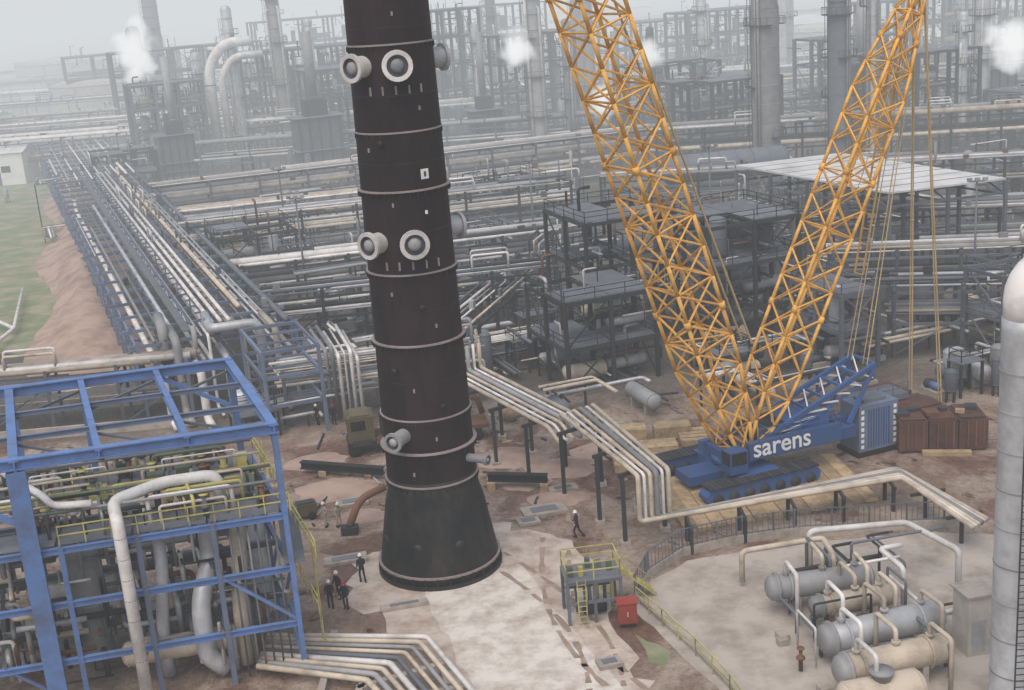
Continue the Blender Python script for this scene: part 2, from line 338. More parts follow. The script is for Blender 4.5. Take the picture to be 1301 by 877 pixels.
# ------------------------------------------------------------------ tower
TX,TY=-5.9,79.1
def tower():
    e=empty("process_column",(TX,TY,0))
    def rad(z): return 2.95-(z-6)/30*.42
    b=MB("shell");zs=[5.8,10.9,13.6,18.2,23.1,27.3,31.3,35.2,40,46]
    for z0,z1 in zip(zs[:-1],zs[1:]):b.lathe((0,0,0),(0,0,1),[(rad(z0),z0),(rad(z1),z1)],TOWER,64,True,False)
    b.lathe((0,0,0),(0,0,1),[(rad(46),46),(1.9,47.3),(.05,47.8)],TOWER,64)
    for z in zs[1:-1]:b.lathe((0,0,z),(0,0,1),[(rad(z)+.012,0),(rad(z)+.012,.07)],SKIRT,64,False,False)
    b.obj(e)
    b=MB("skirt")
    b.lathe((0,0,0),(0,0,1),[(3.98,.25),(3.95,.8),(3.25,4.9),(2.99,5.8),(2.97,6.9)],SKIRT,64)
    b.lathe((0,0,0),(0,0,1),[(4.15,0),(4.15,.28)],BLACK,64,False);b.lathe((0,0,.75),(0,0,1),[(4.1,0),(4.1,.12)],TRING,64,False)
    for k in range(32):
        a=2*math.pi*k/32;d=V((math.cos(a),math.sin(a),0));b.beam(d*4.02+V((0,0,.25)),d*4.02+V((0,0,.8)),.08,.22,SKIRT,up=d)
    for a in (-1.1,-1.9,-2.7):
        d=V((math.cos(a),math.sin(a),0));b.lathe(d*3.3+V((0,0,2.6)),d,[(.42,0),(.42,.35)],BLACK,16)
    b.obj(e)
    b=MB("stiffener_rings")
    for z,w in ((6.6,.3),(8.9,.5),(11.1,.22),(16,.4),(20.5,.25),(25.6,.4),(29.1,.12),(34.2,.2),(39,.3)):
        b.lathe((0,0,z),(0,0,1),[(rad(z)+.01,0),(rad(z)+w*.5,.02),(rad(z)+w*.5,.1),(rad(z)+.01,.12)],TRING,64,False,False)
        for k in range(36):
            a=2*math.pi*k/36;d=V((math.cos(a),math.sin(a),0));b.beam(d*(rad(z)+w*.25)+V((0,0,z-.3)),d*(rad(z)+w*.25)+V((0,0,z)),.05,w*.5,SKIRT,up=d)
    b.obj(e)
    b=MB("nozzles")
    def noz(z,ang,r,l,m=ALU):
        a=math.radians(-90+ang);d=V((math.cos(a),math.sin(a),0));p=d*(rad(z)-.1)+V((0,0,z))
        b.lathe(p,d,[(r*.8,0),(r*.8,l-.2),(r*1.05,l-.2),(r*1.05,l),(r*.74,l)],m,24,False,False)
        b.lathe(p,d,[(.02,l-.35),(r*.74,l-.3),(r*.74,l)],STEEL,24,False,False)
        b.lathe(p,d,[(r*.5,l-.34),(r*.45,l-.05),(r*.2,l+.02),(.02,l+.03)],GPIPE,14,True,False)
    for z in (33.1,22.6):
        noz(z,-38,.8,1.15,WPIPE);noz(z,9,.86,1.15,WPIPE);noz(z,120,.8,1.1);noz(z,200,.8,1.1)
        for k in range(5):
            a=math.radians(-90-28+k*17);d=V((math.cos(a),math.sin(a),0));b.beam(d*(rad(z)+.1)+V((0,0,z-1.7)),d*(rad(z)+.1)+V((0,0,z-1.2)),.1,.12,TRING)
    noz(10.2,-28,.6,1.5,GPIPE);noz(8,60,.35,1.6,GPIPE)
    for z,an in ((28.6,-20),(18.5,12),(14.5,-30),(12,25)):
        a=math.radians(-90+an);d=V((math.cos(a),math.sin(a),0));b.lathe(d*rad(z)+V((0,0,z)),d,[(.13,0),(.13,.2),(.2,.2),(.2,.27),(.01,.28)],SKIRT,12)
    for z,an in ((30.5,35),(28.2,-40),(24.9,-12),(19.4,-25),(17.2,28),(13.2,-8),(9.9,14),(7.6,-18),(3.4,5),(36,10)):
        a=math.radians(-90+an);d=V((math.cos(a),math.sin(a),0));b.beam(d*(rad(z)+.04)+V((0,0,z-.12)),d*(rad(z)+.04)+V((0,0,z+.12)),.12,.1,TRING,up=d)
    a=math.radians(-90+33);d=V((math.cos(a),math.sin(a),0));b.box(d*(rad(27)+.05)+V((0,0,26.6)),(.5,.06,.6),WHITE,ux=(d.y*-1,d.x,0));b.box(d*(rad(27)+.09)+V((0,0,26.6)),(.14,.03,.3),DSTEEL,ux=(d.y*-1,d.x,0))
    a=math.radians(-90+30);d=V((math.cos(a),math.sin(a),0))
    b.box(d*(rad(24)+.05)+V((0,0,24.3)),(.15,.06,.22),WHITE,ux=(d.y*-1,d.x,0));
    b.obj(e)
    b=MB("lifting_trunnions")
    for s in (-1,1):b.lathe((0,0,44),(s,0,0),[(.5,2),(.5,3.4),(.75,3.4),(.75,3.6)],TRING,16)
    b.obj(e)
tower()

# ------------------------------------------------------------------ crane
def lattice(b,p,q,wS,wN,S,bay,m,cr=.13,lr=.06,foot=6,tip=5,kf=(.75,.12),kt=(.6,.15)):
    p=V(p);q=V(q);A=(q-p);L=A.length;A.normalize();S=V(S).normalized();N_=A.cross(S).normalized()
    n=int(L/bay);rings=[]
    for i in range(n+1):
        d=L*i/n;ks=kn=1
        if d<foot:t=d/foot;ks=kf[0]+(1-kf[0])*t;kn=kf[1]+(1-kf[1])*t
        if d>L-tip:t=(L-d)/tip;ks=kt[0]+(1-kt[0])*t;kn=kt[1]+(1-kt[1])*t
        c=p+A*d;rings.append([c+S*wS/2*ks*sx+N_*wN/2*kn*sn for sx,sn in ((-1,-1),(1,-1),(1,1),(-1,1))])
    for i in range(n):
        for k in range(4):
            b.tube(rings[i][k],rings[i+1][k],cr,m,n=6,rnd=.5+.2*((i//4)%2))
            k2=(k+1)%4
            b.tube(rings[i][k],rings[i+1][k2],lr,m,n=5);b.tube(rings[i][k2],rings[i+1][k],lr,m,n=5)
            if i%2==0:b.tube(rings[i][k],rings[i][k2],lr,m,n=5)
        if i%4==0:b.tube(rings[i][0],rings[i][2],lr,m,n=5)
        if i%5==0 and i>2:
            for k in range(4):b.lathe(rings[i][k]-A*.25,A,[(cr*1.6,0),(cr*1.6,.5)],m,8)
    return rings
def crane():
    e=empty("crawler_crane",(0,0,0))
    O=V((16.0,89.6,0));B=V((.93,.36,0)).normalized();S=V((-B.y,B.x,0))
    F=V((-.89,-.45,0));SF=V((.45,-.89,0))
    foot=V((15.9,89.4,2.6))
    tipb=foot+F*22.5+V((0,0,70))
    b=MB("main_boom");lattice(b,foot,tipb,3.8,3.1,SF,2.3,YEL,.16,.085,foot=7,kf=(.8,.4))
    for s in (-.6,.6):b.beam(foot+SF*s+F*-1.4+V((0,0,8)),tipb+SF*s,.12,.12,ROPE)
    b.obj(e)
    mtip=V((32.1,98.2,34.6))
    b=MB("back_mast");lattice(b,foot+B*1.0,mtip,3.0,2.6,S,2.1,YEL,.14,.075,foot=5,tip=8,kf=(.8,.4),kt=(.4,.25))
    for s in (-.5,0,.5):b.lathe(mtip+S*s-V((0,0,.2))-S*.08,S,[(.6,0),(.6,.16)],YEL,16)
    b.obj(e)
    b=MB("ropes")
    for s in (-1.1,-.9,.9,1.1):b.tube(mtip+S*s*.5,tipb+SF*s*-.5,.05,ROPE,n=5)
    cw=O+B*16
    for s in (-1.2,-1.0,1.0,1.2):b.tube(mtip+S*s*.5,cw+S*s*1.6+B*1.5+V((0,0,3.2)),.06,ROPE,n=5)
    for s in (-.6,-.35,.35,.6):b.tube(mtip+S*s,O+B*11+S*s*2+V((0,0,7.2)),.045,ROPE,n=5)
    for s in (-.9,.9):b.tube(foot+B*1.2+(mtip-foot)*.55+S*s,mtip-V((0,0,.4))+S*s*.3,.04,ROPE,n=5)
    a0=mtip+V((-1.6,0,-4));a1=mtip+V((-4.6,-.6,-21.5))
    for s in (-.5,.5):b.tube(a0+S*s,a1+S*s,.09,YEL,n=5)
    for k in range(16):
        c=a0.lerp(a1,k/15);b.tube(c+S*-.5,c+S*.5,.045,YEL,n=5)
    b.obj(e)
    b=MB("crawler_tracks")
    for s in (-3.4,3.4):
        c=O+S*s;L=4.8
        prof=[(-L,.7),(-L+.5,.15),(L-.5,.15),(L,.7),(L,1.0),(L-.5,1.5),(-L+.5,1.5),(-L,1.0)]
        vs=[c+B*x+S*(-.6)+V((0,0,z)) for x,z in prof]+[c+B*x+S*.6+V((0,0,z)) for x,z in prof];n=8
        b.add(vs,[tuple(range(n-1,-1,-1)),tuple(range(n,2*n))]+[(i,(i+1)%n,(i+1)%n+n,i+n) for i in range(n)],CBLUE)
        for k in range(26):
            x=-L+.4+k*(2*L-.8)/25
            for z in (.1,1.55):b.box(c+B*x+V((0,0,z)),(.3,1.6,.1),DSTEEL,B)
        for k in range(7):
            x=-L+.9+k*(2*L-1.8)/6;b.lathe(c+B*x+S*-.7+V((0,0,.65)),S,[(.42,0),(.42,1.4)],DSTEEL,14)
    b.obj(e)
    b=MB("carbody")
    b.box(O+V((0,0,1.2)),(3.4,6.6,.9),CBLUE,B);b.lathe(O+V((0,0,1.6)),(0,0,1),[(1.8,0),(1.8,.6)],CBLUE,24)
    b.box(O+B*-3+V((0,0,1.1)),(3,2.2,.7),CBLUE,B)
    b.obj(e)
    b=MB("superstructure")
    for s in (-1.7,1.7):b.beam(O+B*-2+S*s+V((0,0,2.5)),O+B*9.5+S*s+V((0,0,2.5)),.5,.9,CBLUE)
    for x in (-1.5,2,5,9):b.beam(O+B*x+S*-1.7+V((0,0,2.5)),O+B*x+S*1.7+V((0,0,2.5)),.4,.7,CBLUE)
    b.box(O+B*3.6+S*-2.4+V((0,0,3.05)),(8,.5,1.3),CBLUE,B)
    b.box(O+B*5.5+V((0,0,3.7)),(4,2.6,1.2),CBLUE,B)
    for x in (1.5,3.2):b.lathe(O+B*x+S*-1.3+V((0,0,3.5)),S,[(.7,0),(.7,.15),(.45,.15),(.45,2.4),(.7,2.4),(.7,2.6)],DSTEEL,18)
    b.box(O+B*-1.6+S*-2.6+V((0,0,2.7)),(1.5,1.2,1.7),CBLUE,B);b.box(O+B*-1.6+S*-3.22+V((0,0,3.0)),(1.2,.05,.9),GLASS,B)
    b.box(O+B*-2.37+S*-2.6+V((0,0,3.0)),(.05,1.0,.9),GLASS,B)
    b.rail([O+B*.4+S*-2.7+V((0,0,3.7)),O+B*7.5+S*-2.7+V((0,0,3.7))],CBLUE,1.0)
    for k in range(12):
        c=O+B*(k*.8)+S*R.uniform(-1.6,1.4)+V((0,0,3.3));b.box(c,(R.uniform(.4,1.1),R.uniform(.4,.9),R.uniform(.4,1.2)),R.choice([DSTEEL,STEEL,CBLUE]),B)
    b.obj(e)
    b=MB("a_frame")
    T=O+B*11.6+V((0,0,7.3))
    for s in (-1.4,1.4):
        b.beam(O+B*1+S*s+V((0,0,3)),T+S*s,.3,.34,CBLUE);b.beam(O+B*3.2+S*s+V((0,0,3)),T+S*s*.9-V((0,0,1)),.2,.2,CBLUE)
        b.beam(O+B*9.2+S*s+V((0,0,3)),T+S*s,.28,.28,CBLUE)
        for k in range(8):
            t=k/8;b.beam((O+B*1+V((0,0,3))).lerp(T,t)+S*s,(O+B*3.2+V((0,0,3))).lerp(T-V((0,0,1)),t+.1)+S*s,.12,.12,WHITE)
    for k in range(7):
        c=(O+B*1+V((0,0,3))).lerp(T,(k+1)/7);b.beam(c-S*1.4,c+S*1.4,.18,.18,CBLUE)
        c2=(O+B*1+V((0,0,3))).lerp(T,k/7);b.beam(c2-S*1.4,c+S*1.4,.1,.1,WHITE)
    b.obj(e)
    b=MB("counterweight_tray")
    c=O+B*15.8+S*2
    b.box(c+V((0,0,.9)),(6,6.0,.5),BLACK,B)
    for s in (-1.8,1.8):b.box(c+S*s+V((0,0,2.0)),(4.6,2.9,1.7),BROWN,B)
    b.box(c+B*-1.5+V((0,0,3.2)),(4.5,2.4,.5),STEEL,B);b.rail([c+B*-3.7+S*-1.2+V((0,0,3.45)),c+B*.7+S*-1.2+V((0,0,3.45))],STEEL,.9,1.2,.06)
    b.beam(O+B*9.3+V((0,0,2.7)),c+V((0,0,2.4)),.8,.7,CBLUE)
    b.obj(e)
    b=MB("power_pack")
    c=O+B*11.9+S*-.3
    b.box(c+V((0,0,2.25)),(3.6,2.4,3.7),BSTEEL,B)
    for x in (-1.5,1.5):
        for k in range(7):b.box(c+B*x+S*-1.21+V((0,0,.8+k*.47)),(.26,.04,.28),WHITE,B)
    for k in range(9):b.box(c+B*(-.95+k*.235)+S*-1.22+V((0,0,2.2)),(.09,.05,3.1),CBLUE,B)
    b.box(c+V((0,0,.2)),(4.0,2.7,.36),BLACK,B);b.box(c+V((0,0,4.2)),(2.0,1.4,.3),STEEL,B)
    b.obj(e)
    cu=bpy.data.curves.new("lettering","FONT");cu.body="sarens";cu.size=1.95;cu.extrude=.02;cu.offset=.02;cu.materials.append(WHITE)
    o=bpy.data.objects.new("lettering",cu);COL.objects.link(o);o.parent=e
    pos=O+B*-.1+S*-2.68+V((0,0,2.62));M=Matrix((B,V((0,0,1)),-S)).transposed().to_4x4();M.translation=pos;o.matrix_world=M
crane()
b=MB("ballast_stack")
for i in range(3):
    b.box(V((30.3+i*2.24,93.6-i*.2,1.35)),(2.16,3.4,2.4+.08*(i%2)),BROWN,(.99,-.09,0))
    for k in range(3):b.box(V((29.7+i*2.24+k*.6,91.84-i*.2,1.4)),(.1,.1,2.1),RUST,(.99,-.09,0))
    b.box(V((30.3+i*2.24,93.6-i*.2,2.66)),(1.9,3.0,.1),BROWN,(.99,-.09,0))
for i in range(6):b.box((29.6+i*1.1,93.4+R.uniform(-.6,.6),2.86),(R.uniform(.5,1.1),R.uniform(.4,1.4),.25),R.choice([RUST,WOOD,DSTEEL]),(R.uniform(.5,1),R.uniform(-.5,.5),0))
b.box((32.4,91.0,.2),(3.6,.6,.35),WOOD,(.97,-.2,0));b.obj()
b=MB("crane_mat_stack")
for i in range(5):b.box(V((9.9,93+i*1.05,.3+.05*(i%2))),(5.4,.98,.6),WOOD)
b.box((12.6,99.5,.6),(3,1.6,1.0),WOOD);b.box((9,100,.5),(3,1.6,.9),WOOD)
for i in range(4):b.box((14.2,97+i*.8,.35),(2.4,.6,.5),WOOD)
b.obj()
b=MB("crane_mats")
for i in range(14):b.box(V((10.8,85.8,.16))+V((.97,.16,0))*i*1.05+V((0,R.uniform(-.4,.4),R.uniform(-.03,.03))),(1.0,9.5+R.uniform(-.8,.8),.26),WOOD,(.97,.1,0))
b.obj()

# ------------------------------------------------------------------ racks
WPM=[WPIPE,WPIPE,ALU,GPIPE,TPIPE,STEEL,DSTEEL]
b=rack("pipe_rack",(-21.2,120.5),(-66,237),14.5,[4.5,7],6,14,BSTEEL,[WPIPE,WPIPE,TPIPE,ALU,GPIPE,BSTEEL,STEEL],(.14,.36),side=1)
a=V((-.359,.933,0));w=V((-.933,-.359,0));p0=V((-21.2,120.5,0))
b.beam(Z(p0+w*9.8,7.6),Z(p0+w*9.8+a*124,7.6),.8,.1,GRATE)
b.rail([Z(p0+w*9.4,7.65),Z(p0+w*9.4+a*124,7.65)],BSTEEL,1,3,.07)
for i in range(42):
    c=p0+a*(i*3)
    b.beam(Z(c+w*5.2,7.75),Z(c+w*8.2,7.75),.14,.2,BSTEEL)
    if i%3==0:
        for s in (5.4,8.1):b.beam(Z(c+w*s,7.2),Z(c+w*s,8.6),.14,.14,BSTEEL)
for s in (5.8,6.6,7.4):b.pipe([Z(p0+w*s,8),Z(p0+w*s+a*124,8)],.2,WPIPE,8)
b.obj()
rack("pipe_rack",(-66,237),(-92,305),14.5,[4.5,7],8,10,BSTEEL,[WPIPE,ALU,GPIPE],(.12,.35)).obj()
rack("pipe_rack",(-20.5,109.2),(-3.6,112.4),4.5,[3.4,5],5,6,STEEL,[TPIPE,WPIPE,GPIPE],(.12,.28)).obj()
rack("pipe_rack",(-62,112),(-30,113.6),3.2,[4,5.6],6,5,STEEL,[WPIPE,TPIPE,GPIPE],(.35,.6)).obj()
rack("pipe_rack",(-26,133.4),(4.5,137.3),5,[4,6.3],6,7,DSTEEL,WPM,(.1,.35)).obj()
rack("pipe_rack",(-31,148.5),(6,155.5),6,[4,6.5],6,8,DSTEEL,WPM,(.12,.5)).obj()
rack("pipe_rack",(-42,170),(10,180),7,[3.5,6,8.5],7,8,DSTEEL,None,(.12,.4)).obj()
rack("pipe_rack",(-47,188),(12,200),7,[4,7],7,7,STEEL,None,(.15,.45)).obj()
rack("pipe_rack",(-55,208),(30,233),8,[4,6,8],8,8,STEEL,WPM,(.15,.55)).obj()
rack("pipe_rack",(28,226),(120,217),8,[5,8.5],8,7,DSTEEL,WPM,(.2,.6)).obj()
rack("pipe_rack",(-60,262),(110,262),10,[5,8],10,6,STEEL,WPM,(.2,.6)).obj()
rack("pipe_rack",(36,116),(66,109),6,[3.8,6.8],6,8,STEEL,None,(.1,.35)).obj()
rack("pipe_rack",(34,130),(84,121),6,[4,7],6,8,STEEL,WPM,(.1,.35)).obj()
rack("pipe_rack",(28,152),(95,140),7,[4,7],7,8,DSTEEL,None,(.1,.35)).obj()
rack("pipe_rack",(15,190),(100,176),7,[4,7],7,7,DSTEEL,None,(.1,.4)).obj()
rack("pipe_rack",(-5,118),(8,158),5,[4.5],6,6,DSTEEL,WPM,(.1,.3)).obj()
b=MB("retaining_wall");b.beam((-66,117.5,.6),(-34,119.5,.6),.3,1.2,CONC);b.beam((-66,110.2,.5),(-30,111.8,.5),.3,1.0,CONC);b.obj()

b=MB("rack_riser_pipes")
for i in range(9):
    s=i*1.5+.7;c=V((-21.2,120.5,0))-V((.933,.36,0))*s;dd=V((.36,-.933,0))
    h=7.4 if i%2 else 4.9;l=1.2+R.uniform(0,2.5)+ (2 if i in(3,6) else 0)
    b.pipe([Z(c-dd*3,h),Z(c+dd*l,h),Z(c+dd*l,.4),Z(c+dd*(l+R.uniform(2,5)),.4)],R.uniform(.14,.42),R.choice([WPIPE,ALU,GPIPE,TPIPE]),10)
b.pipe([(-34,121,8.2),(-32.5,116.5,8.2),(-32.5,116.5,3)],.5,GPIPE,14);b.pipe([(-29.5,121,8),(-27.8,115.5,8),(-23.5,116.8,8),(-23.5,116.8,2)],.45,ALU,14)
for i in range(7):
    c=V((-19.5+i*.6,117.5,0));b.pipe([Z(c,6.3+.3*(i%3)),Z(c+V((2.3,-7-i*.4,0)),6.3+.3*(i%3)),Z(c+V((2.3,-7-i*.4,0)),.3)],R.uniform(.1,.22),R.choice([GPIPE,STEEL,DSTEEL,WPIPE]),8)
Q=[(-20,116),(-16.8,107.5),(-21.5,106),(-24.8,114.5)]
for x,y in Q:b.beam((x,y,0),(x,y,8),.3,.3,BSTEEL)
for a_,c_ in zip(Q,Q[1:]+Q[:1]):
    for z in (3,5.6,7.9):b.beam(Z(a_,z),Z(c_,z),.22,.3,BSTEEL)
for z in (3,5.6,7.9):
    for t in (.33,.66):b.beam(Z(V((*Q[0],0)).lerp(V((*Q[1],0)),t),z),Z(V((*Q[3],0)).lerp(V((*Q[2],0)),t),z),.15,.2,BSTEEL)
b.obj()

def pipeway():
    e=empty("elevated_pipeway")
    b=MB("pipes");a=V((.54,-.84,0));w=V((-.84,-.54,0))
    for i in range(6):
        o=w*(i*.6-.4)
        p0=V((-2.2,104.5,0))+o;k=V((4.4,91.8,0))+o
        m=[TPIPE,WPIPE,GPIPE,TPIPE,WPIPE,TPIPE][i];r=(.17,.12,.2,.14,.11,.17)[i]
        en=V((9.7,79.4,0))+V((-1,-.35,0))*(i*.42)
        e2=V((26.5,84.3,0))+V((-.1,-1,0))*(i*.34)
        e3=V((29.4,75,0))+V((-.75,-.6,0))*(i*.34)
        b.pipe([Z(p0+V((-1.0,2,0)),7.2),Z(p0+V((-1,2,0)),5),Z(k,5),Z(k+a*1.2,4.2),Z(k+a*1.6,4.2)],r,m,10)
        b.pipe([Z(k+a*-1+V((1.6,.8,0)),3.9),Z(k+a*-1+V((1.6,.8,0)),5.4),Z(en,5.4),Z(en,2.1),Z(e2,2.1),Z(e3,2.1)],r,m,10,.35)
    b.obj(e)
    b=MB("supports")
    for x,y,h in ((-2,101.8,4.7),(.4,97.6,4.7),(2.9,93.4,4.7),(5.4,90,5.1),(7.6,85,5.1),(9,81.2,5.1)):
        for s in (-.7,2.8):
            c=V((x,y,0))+w*s;b.beam(c,Z(c,h),.24,.24,DSTEEL);b.box(Z(c,.15),(.7,.7,.3),CONC)
        c=V((x,y,0));b.beam(Z(c+w*-1,h),Z(c+w*3.1,h),.2,.26,DSTEEL)
    for t in (.05,.28,.5,.72,.95):
        c=V((10,79.3,0)).lerp(V((26.3,84,0)),t)
        for s in (0,-2):b.beam(c+V((0,s,0)),Z(c+V((0,s,0)),1.9),.2,.2,DSTEEL)
        b.beam(Z(c+V((0,.3,0)),1.85),Z(c+V((0,-2.4,0)),1.85),.18,.2,DSTEEL)
    for t in (.3,.8):
        c=V((26.5,82.5,0)).lerp(V((28.6,74.5,0)),t);b.beam(c,Z(c,1.9),.2,.2,DSTEEL);b.beam(Z(c-V((1,0,0)),1.85),Z(c+V((1.5,.5,0)),1.85),.18,.2,DSTEEL)
    b.obj(e)
pipeway()

# ------------------------------------------------------------------ blue structure left
def bluemod():
    e=empty("blue_steel_structure")
    O=V((-13.3,66.2,0));U=V((-.98,-.2,0)).normalized();W=D.normalized()
    def P(s,r,z):return O+U*s+W*r+V((0,0,z))
    b=MB("roof_frame")
    for s,w in ((0,.5),(4.6,.36),(9.2,.36),(13.5,.5),(20,.4)):b.ibeam(P(s,-.3,15),P(s,14.4,15),w,.5,BLUE)
    for r in (0,14.2):b.ibeam(P(-.2,r,15.02),P(26,r,15.02),.5,.62,BLUE)
    for r in (4.7,9.4):b.ibeam(P(0,r,14.9),P(26,r,14.9),.22,.3,BSTEEL)
    for s in (0,4.6,9):
        b.beam(P(s,0,14.6),P(s+4.5,4.7,14.6),.14,.14,STEEL);b.beam(P(s+4.5,9.4,14.6),P(s,14,14.6),.14,.14,STEEL)
    b.obj(e)
    b=MB("main_columns")
    b.ibeam(P(13.5,0,0),P(13.5,0,14.7),1.0,1.0,BLUE);b.beam(P(13.5,-.42,0),P(13.5,-.42,14.7),.9,.08,BLUE,up=W)
    for s,r in ((0,14.2),(13.5,14.2),(26,14.2),(26,0),(9.2,14.2)):b.ibeam(P(s,r,0),P(s,r,14.7),.4,.4,BLUE)
    b.ibeam(P(0,0,10),P(0,0,14.7),.32,.32,BLUE)
    b.beam(P(13.5,0,11.5),P(19,0,14.6),.3,.3,BLUE);b.beam(P(0,14.2,12),P(4.5,14.2,14.7),.25,.25,BLUE)
    b.obj(e)
    b=MB("platform_frames")
    for z in (3.4,6.8,10):
        for r in (0,4,7.5,11):b.ibeam(P(0,r,z-.2),P(26,r,z-.2),.28,.34,BLUE if r==0 else STEEL)
        for s in (0,4,8,12,16,20,26):b.ibeam(P(s,0,z-.2),P(s,11,z-.2),.25,.32,BLUE if s==0 else STEEL)
    for s in (0,4,8,12,20):
        for r in (0,7.5,11):b.ibeam(P(s,r,0),P(s,r,10),.28,.28,BLUE if (r==0 and s in(0,12)) else BSTEEL)
    for s,z,z2 in ((0,3.4,6.8),(12,0,3.4)):b.beam(P(s,0,z),P(s+4,0,z2),.16,.16,BLUE)
    for r in (0,3.75,7.5):b.beam(P(0,r,0),P(0,r+3.5,3.4),.16,.16,BLUE);b.beam(P(0,r+3.5,3.4),P(0,r,6.8),.16,.16,BLUE)
    b.obj(e)
    b=MB("deck")
    for s,w in ((2,3.8),(6,3.8),(10,3.8),(14,3.8),(19,5)):
        b.box(P(s,9.2,10.1),(w,3.4,.08),GRATE,U);b.box(P(s,1.2,10.1),(w,2.2,.08),GRATE,U)
        if s!=6:b.box(P(s,6,10.1),(w,2.6,.08),GRATE,U)
        b.box(P(s,8,6.9),(w,5,.08),GRATE,U)
    b.rail([P(-.3,0,10.1),P(-.3,11,10.1),P(14,11,10.1)],YRAIL,1.1,1.3,.07);b.rail([P(-.3,-.1,10.1),P(12,-.1,10.1)],YRAIL,1.1,1.3,.06);b.rail([P(-.3,5,10.1),P(14,5,10.1)],YRAIL,1.1,1.5,.06)
    b.rail([P(-1.4,0,7),P(-1.4,8,7)],YRAIL,1.1,1.3,.07);b.box(P(-.8,4,6.95),(1.2,8,.08),GRATE,U);b.rail([P(-1.2,0,3.5),P(-1.2,6,3.5)],YRAIL,1.1,1.3,.06)
    b.ladder(P(-1.6,2,0),7,YRAIL,W);b.ladder(P(-.6,9.5,6.9),4.3,YRAIL,W)
    b.obj(e)
    b=MB("deck_equipment")
    for _ in range(110):
        s=R.uniform(.5,16);r=R.uniform(.4,10.5);z=10.15;k=R.random()
        if k<.35:
            b.lathe(P(s,r,z),(0,0,1),[(.14,0),(.14,.5),(.3,.5),(.3,.58),(.15,.65),(.2,1.1),(.08,1.2)],R.choice([GREEN,YRAIL,STEEL,RUST,GPIPE]),10)
            b.lathe(P(s,r,z+1.25),(0,0,1),[(.28,0),(.28,.05)],R.choice([YRAIL,RUST,DSTEEL]),12)
        elif k<.7:
            h=R.uniform(.4,1.6);l=R.uniform(1.5,5);b.pipe([P(s,r,z),P(s,r,z+h),P(s+l,r,z+h),P(s+l,r,z-1)],R.uniform(.05,.14),R.choice([GPIPE,WPIPE,GREEN,TPIPE,YRAIL,DSTEEL]),8)
        else:
            h=R.uniform(.4,1.3);l=R.uniform(1.5,4);b.pipe([P(s,r,z),P(s,r,z+h),P(s,r+l,z+h),P(s,r+l,z-1)],R.uniform(.05,.12),R.choice([GPIPE,YRAIL,GREEN,STEEL,DSTEEL]),8)
    for i in range(8):b.box(P(1.0+i*1.7,R.uniform(5,9.5),10.6),(R.uniform(.5,1.1),.7,R.uniform(.5,1.1)),R.choice([GREEN,YRAIL,STEEL,DSTEEL]),U)
    for i in range(4):b.pipe([P(-.2+i*.1,1+i*2.5,11.6),P(15,1+i*2.5,11.6)],.09,[GPIPE,GREEN,TPIPE,STEEL][i],8)
    b.obj(e)
    b=MB("ducts_and_vessels")
    b.pipe([P(4,3,9.5),P(4,3,6.6),P(5.2,1,5),P(5.2,1,1.5),P(4.2,1,.6)],.55,ALU,16,1.4)
    b.pipe([P(2.4,4,9.6),P(2.4,2,7.3),P(3,1.4,4.5),P(3,1.4,.5)],.42,TPIPE,14,1.2)
    b.pipe([P(6.8,3,9.6),P(6.8,1.8,7.5),P(7.4,1.8,3),P(7.4,1.8,.4)],.36,ALU,14,1)
    b.vessel(P(11,3.5,2),P(11,3.5,8),.9,GPIPE);b.vessel(P(1.2,5.5,1.6),P(1.2,5.5,8),.8,ALU)
    b.vessel(P(8,6.5,4.6),P(14,6.5,4.6),.9,ALU);b.vessel(P(3,2,2.0),P(9.5,2,2.0),.7,TPIPE)
    b.pipe([P(8.9,-1.0,0),P(8.9,-1.0,11.2),P(8.9,1.2,11.7),P(6,3,11.7),P(3,3,11.7),P(3,3,10.2)],.34,WPIPE,16,.7)
    b.bands(P(8.9,-1.0,0),P(8.9,-1.0,11),.34,GPIPE)
    b.pipe([P(14.6,8,12),P(12.5,3,12),P(12,1,12),P(10,0.6,12)],.2,WPIPE,10,.7)
    for _ in range(210):
        s=R.uniform(0,19);r=R.uniform(.3,7);z=R.uniform(.3,8.5);d=R.choice([U,W,V((0,0,1)),V((0,0,1))]);d2=R.choice([U,W,V((0,0,-1))])
        a=P(s,r,z);l=R.uniform(1,3.2);b.pipe([a,a+d*l,a+d*l+d2*R.uniform(.5,2)],R.uniform(.05,.19),R.choice([WPIPE,GPIPE,ALU,TPIPE,RUST,STEEL,DSTEEL]),8)
    for i in range(6):b.tube(P(.6+i*.5,.4,.2),P(.6+i*.5,.4,9.6),.06,R.choice([GPIPE,TPIPE,STEEL]),n=6)
    b.obj(e)
bluemod()

b=MB("ground_pipe_bundle")
for i in range(9):
    t=i*.72
    b.pipe([(-16-0,69.6-t*.62,.7),(-6.3-t*.55,67.9-t*.75,.7),(-3.4-t*.75,61.2-t*.15,.7),(-1.0-t*.8,55-t*.1,.7)],R.uniform(.11,.19),[WPIPE,TPIPE,GPIPE,TPIPE,STEEL][i%5],8,.3)
for x0,y0,x1,y1 in ((-12,69.9,-12,62.6),(-8.6,69,-9.9,62.8),(-3.8,62.6,-10,61.2),(-5,65.3,-10,63.2)):b.box(((x0+x1)/2,(y0+y1)/2,.27),(math.hypot(x1-x0,y1-y0),.4,.54),CONC,(x1-x0,y1-y0,0))
b.obj()

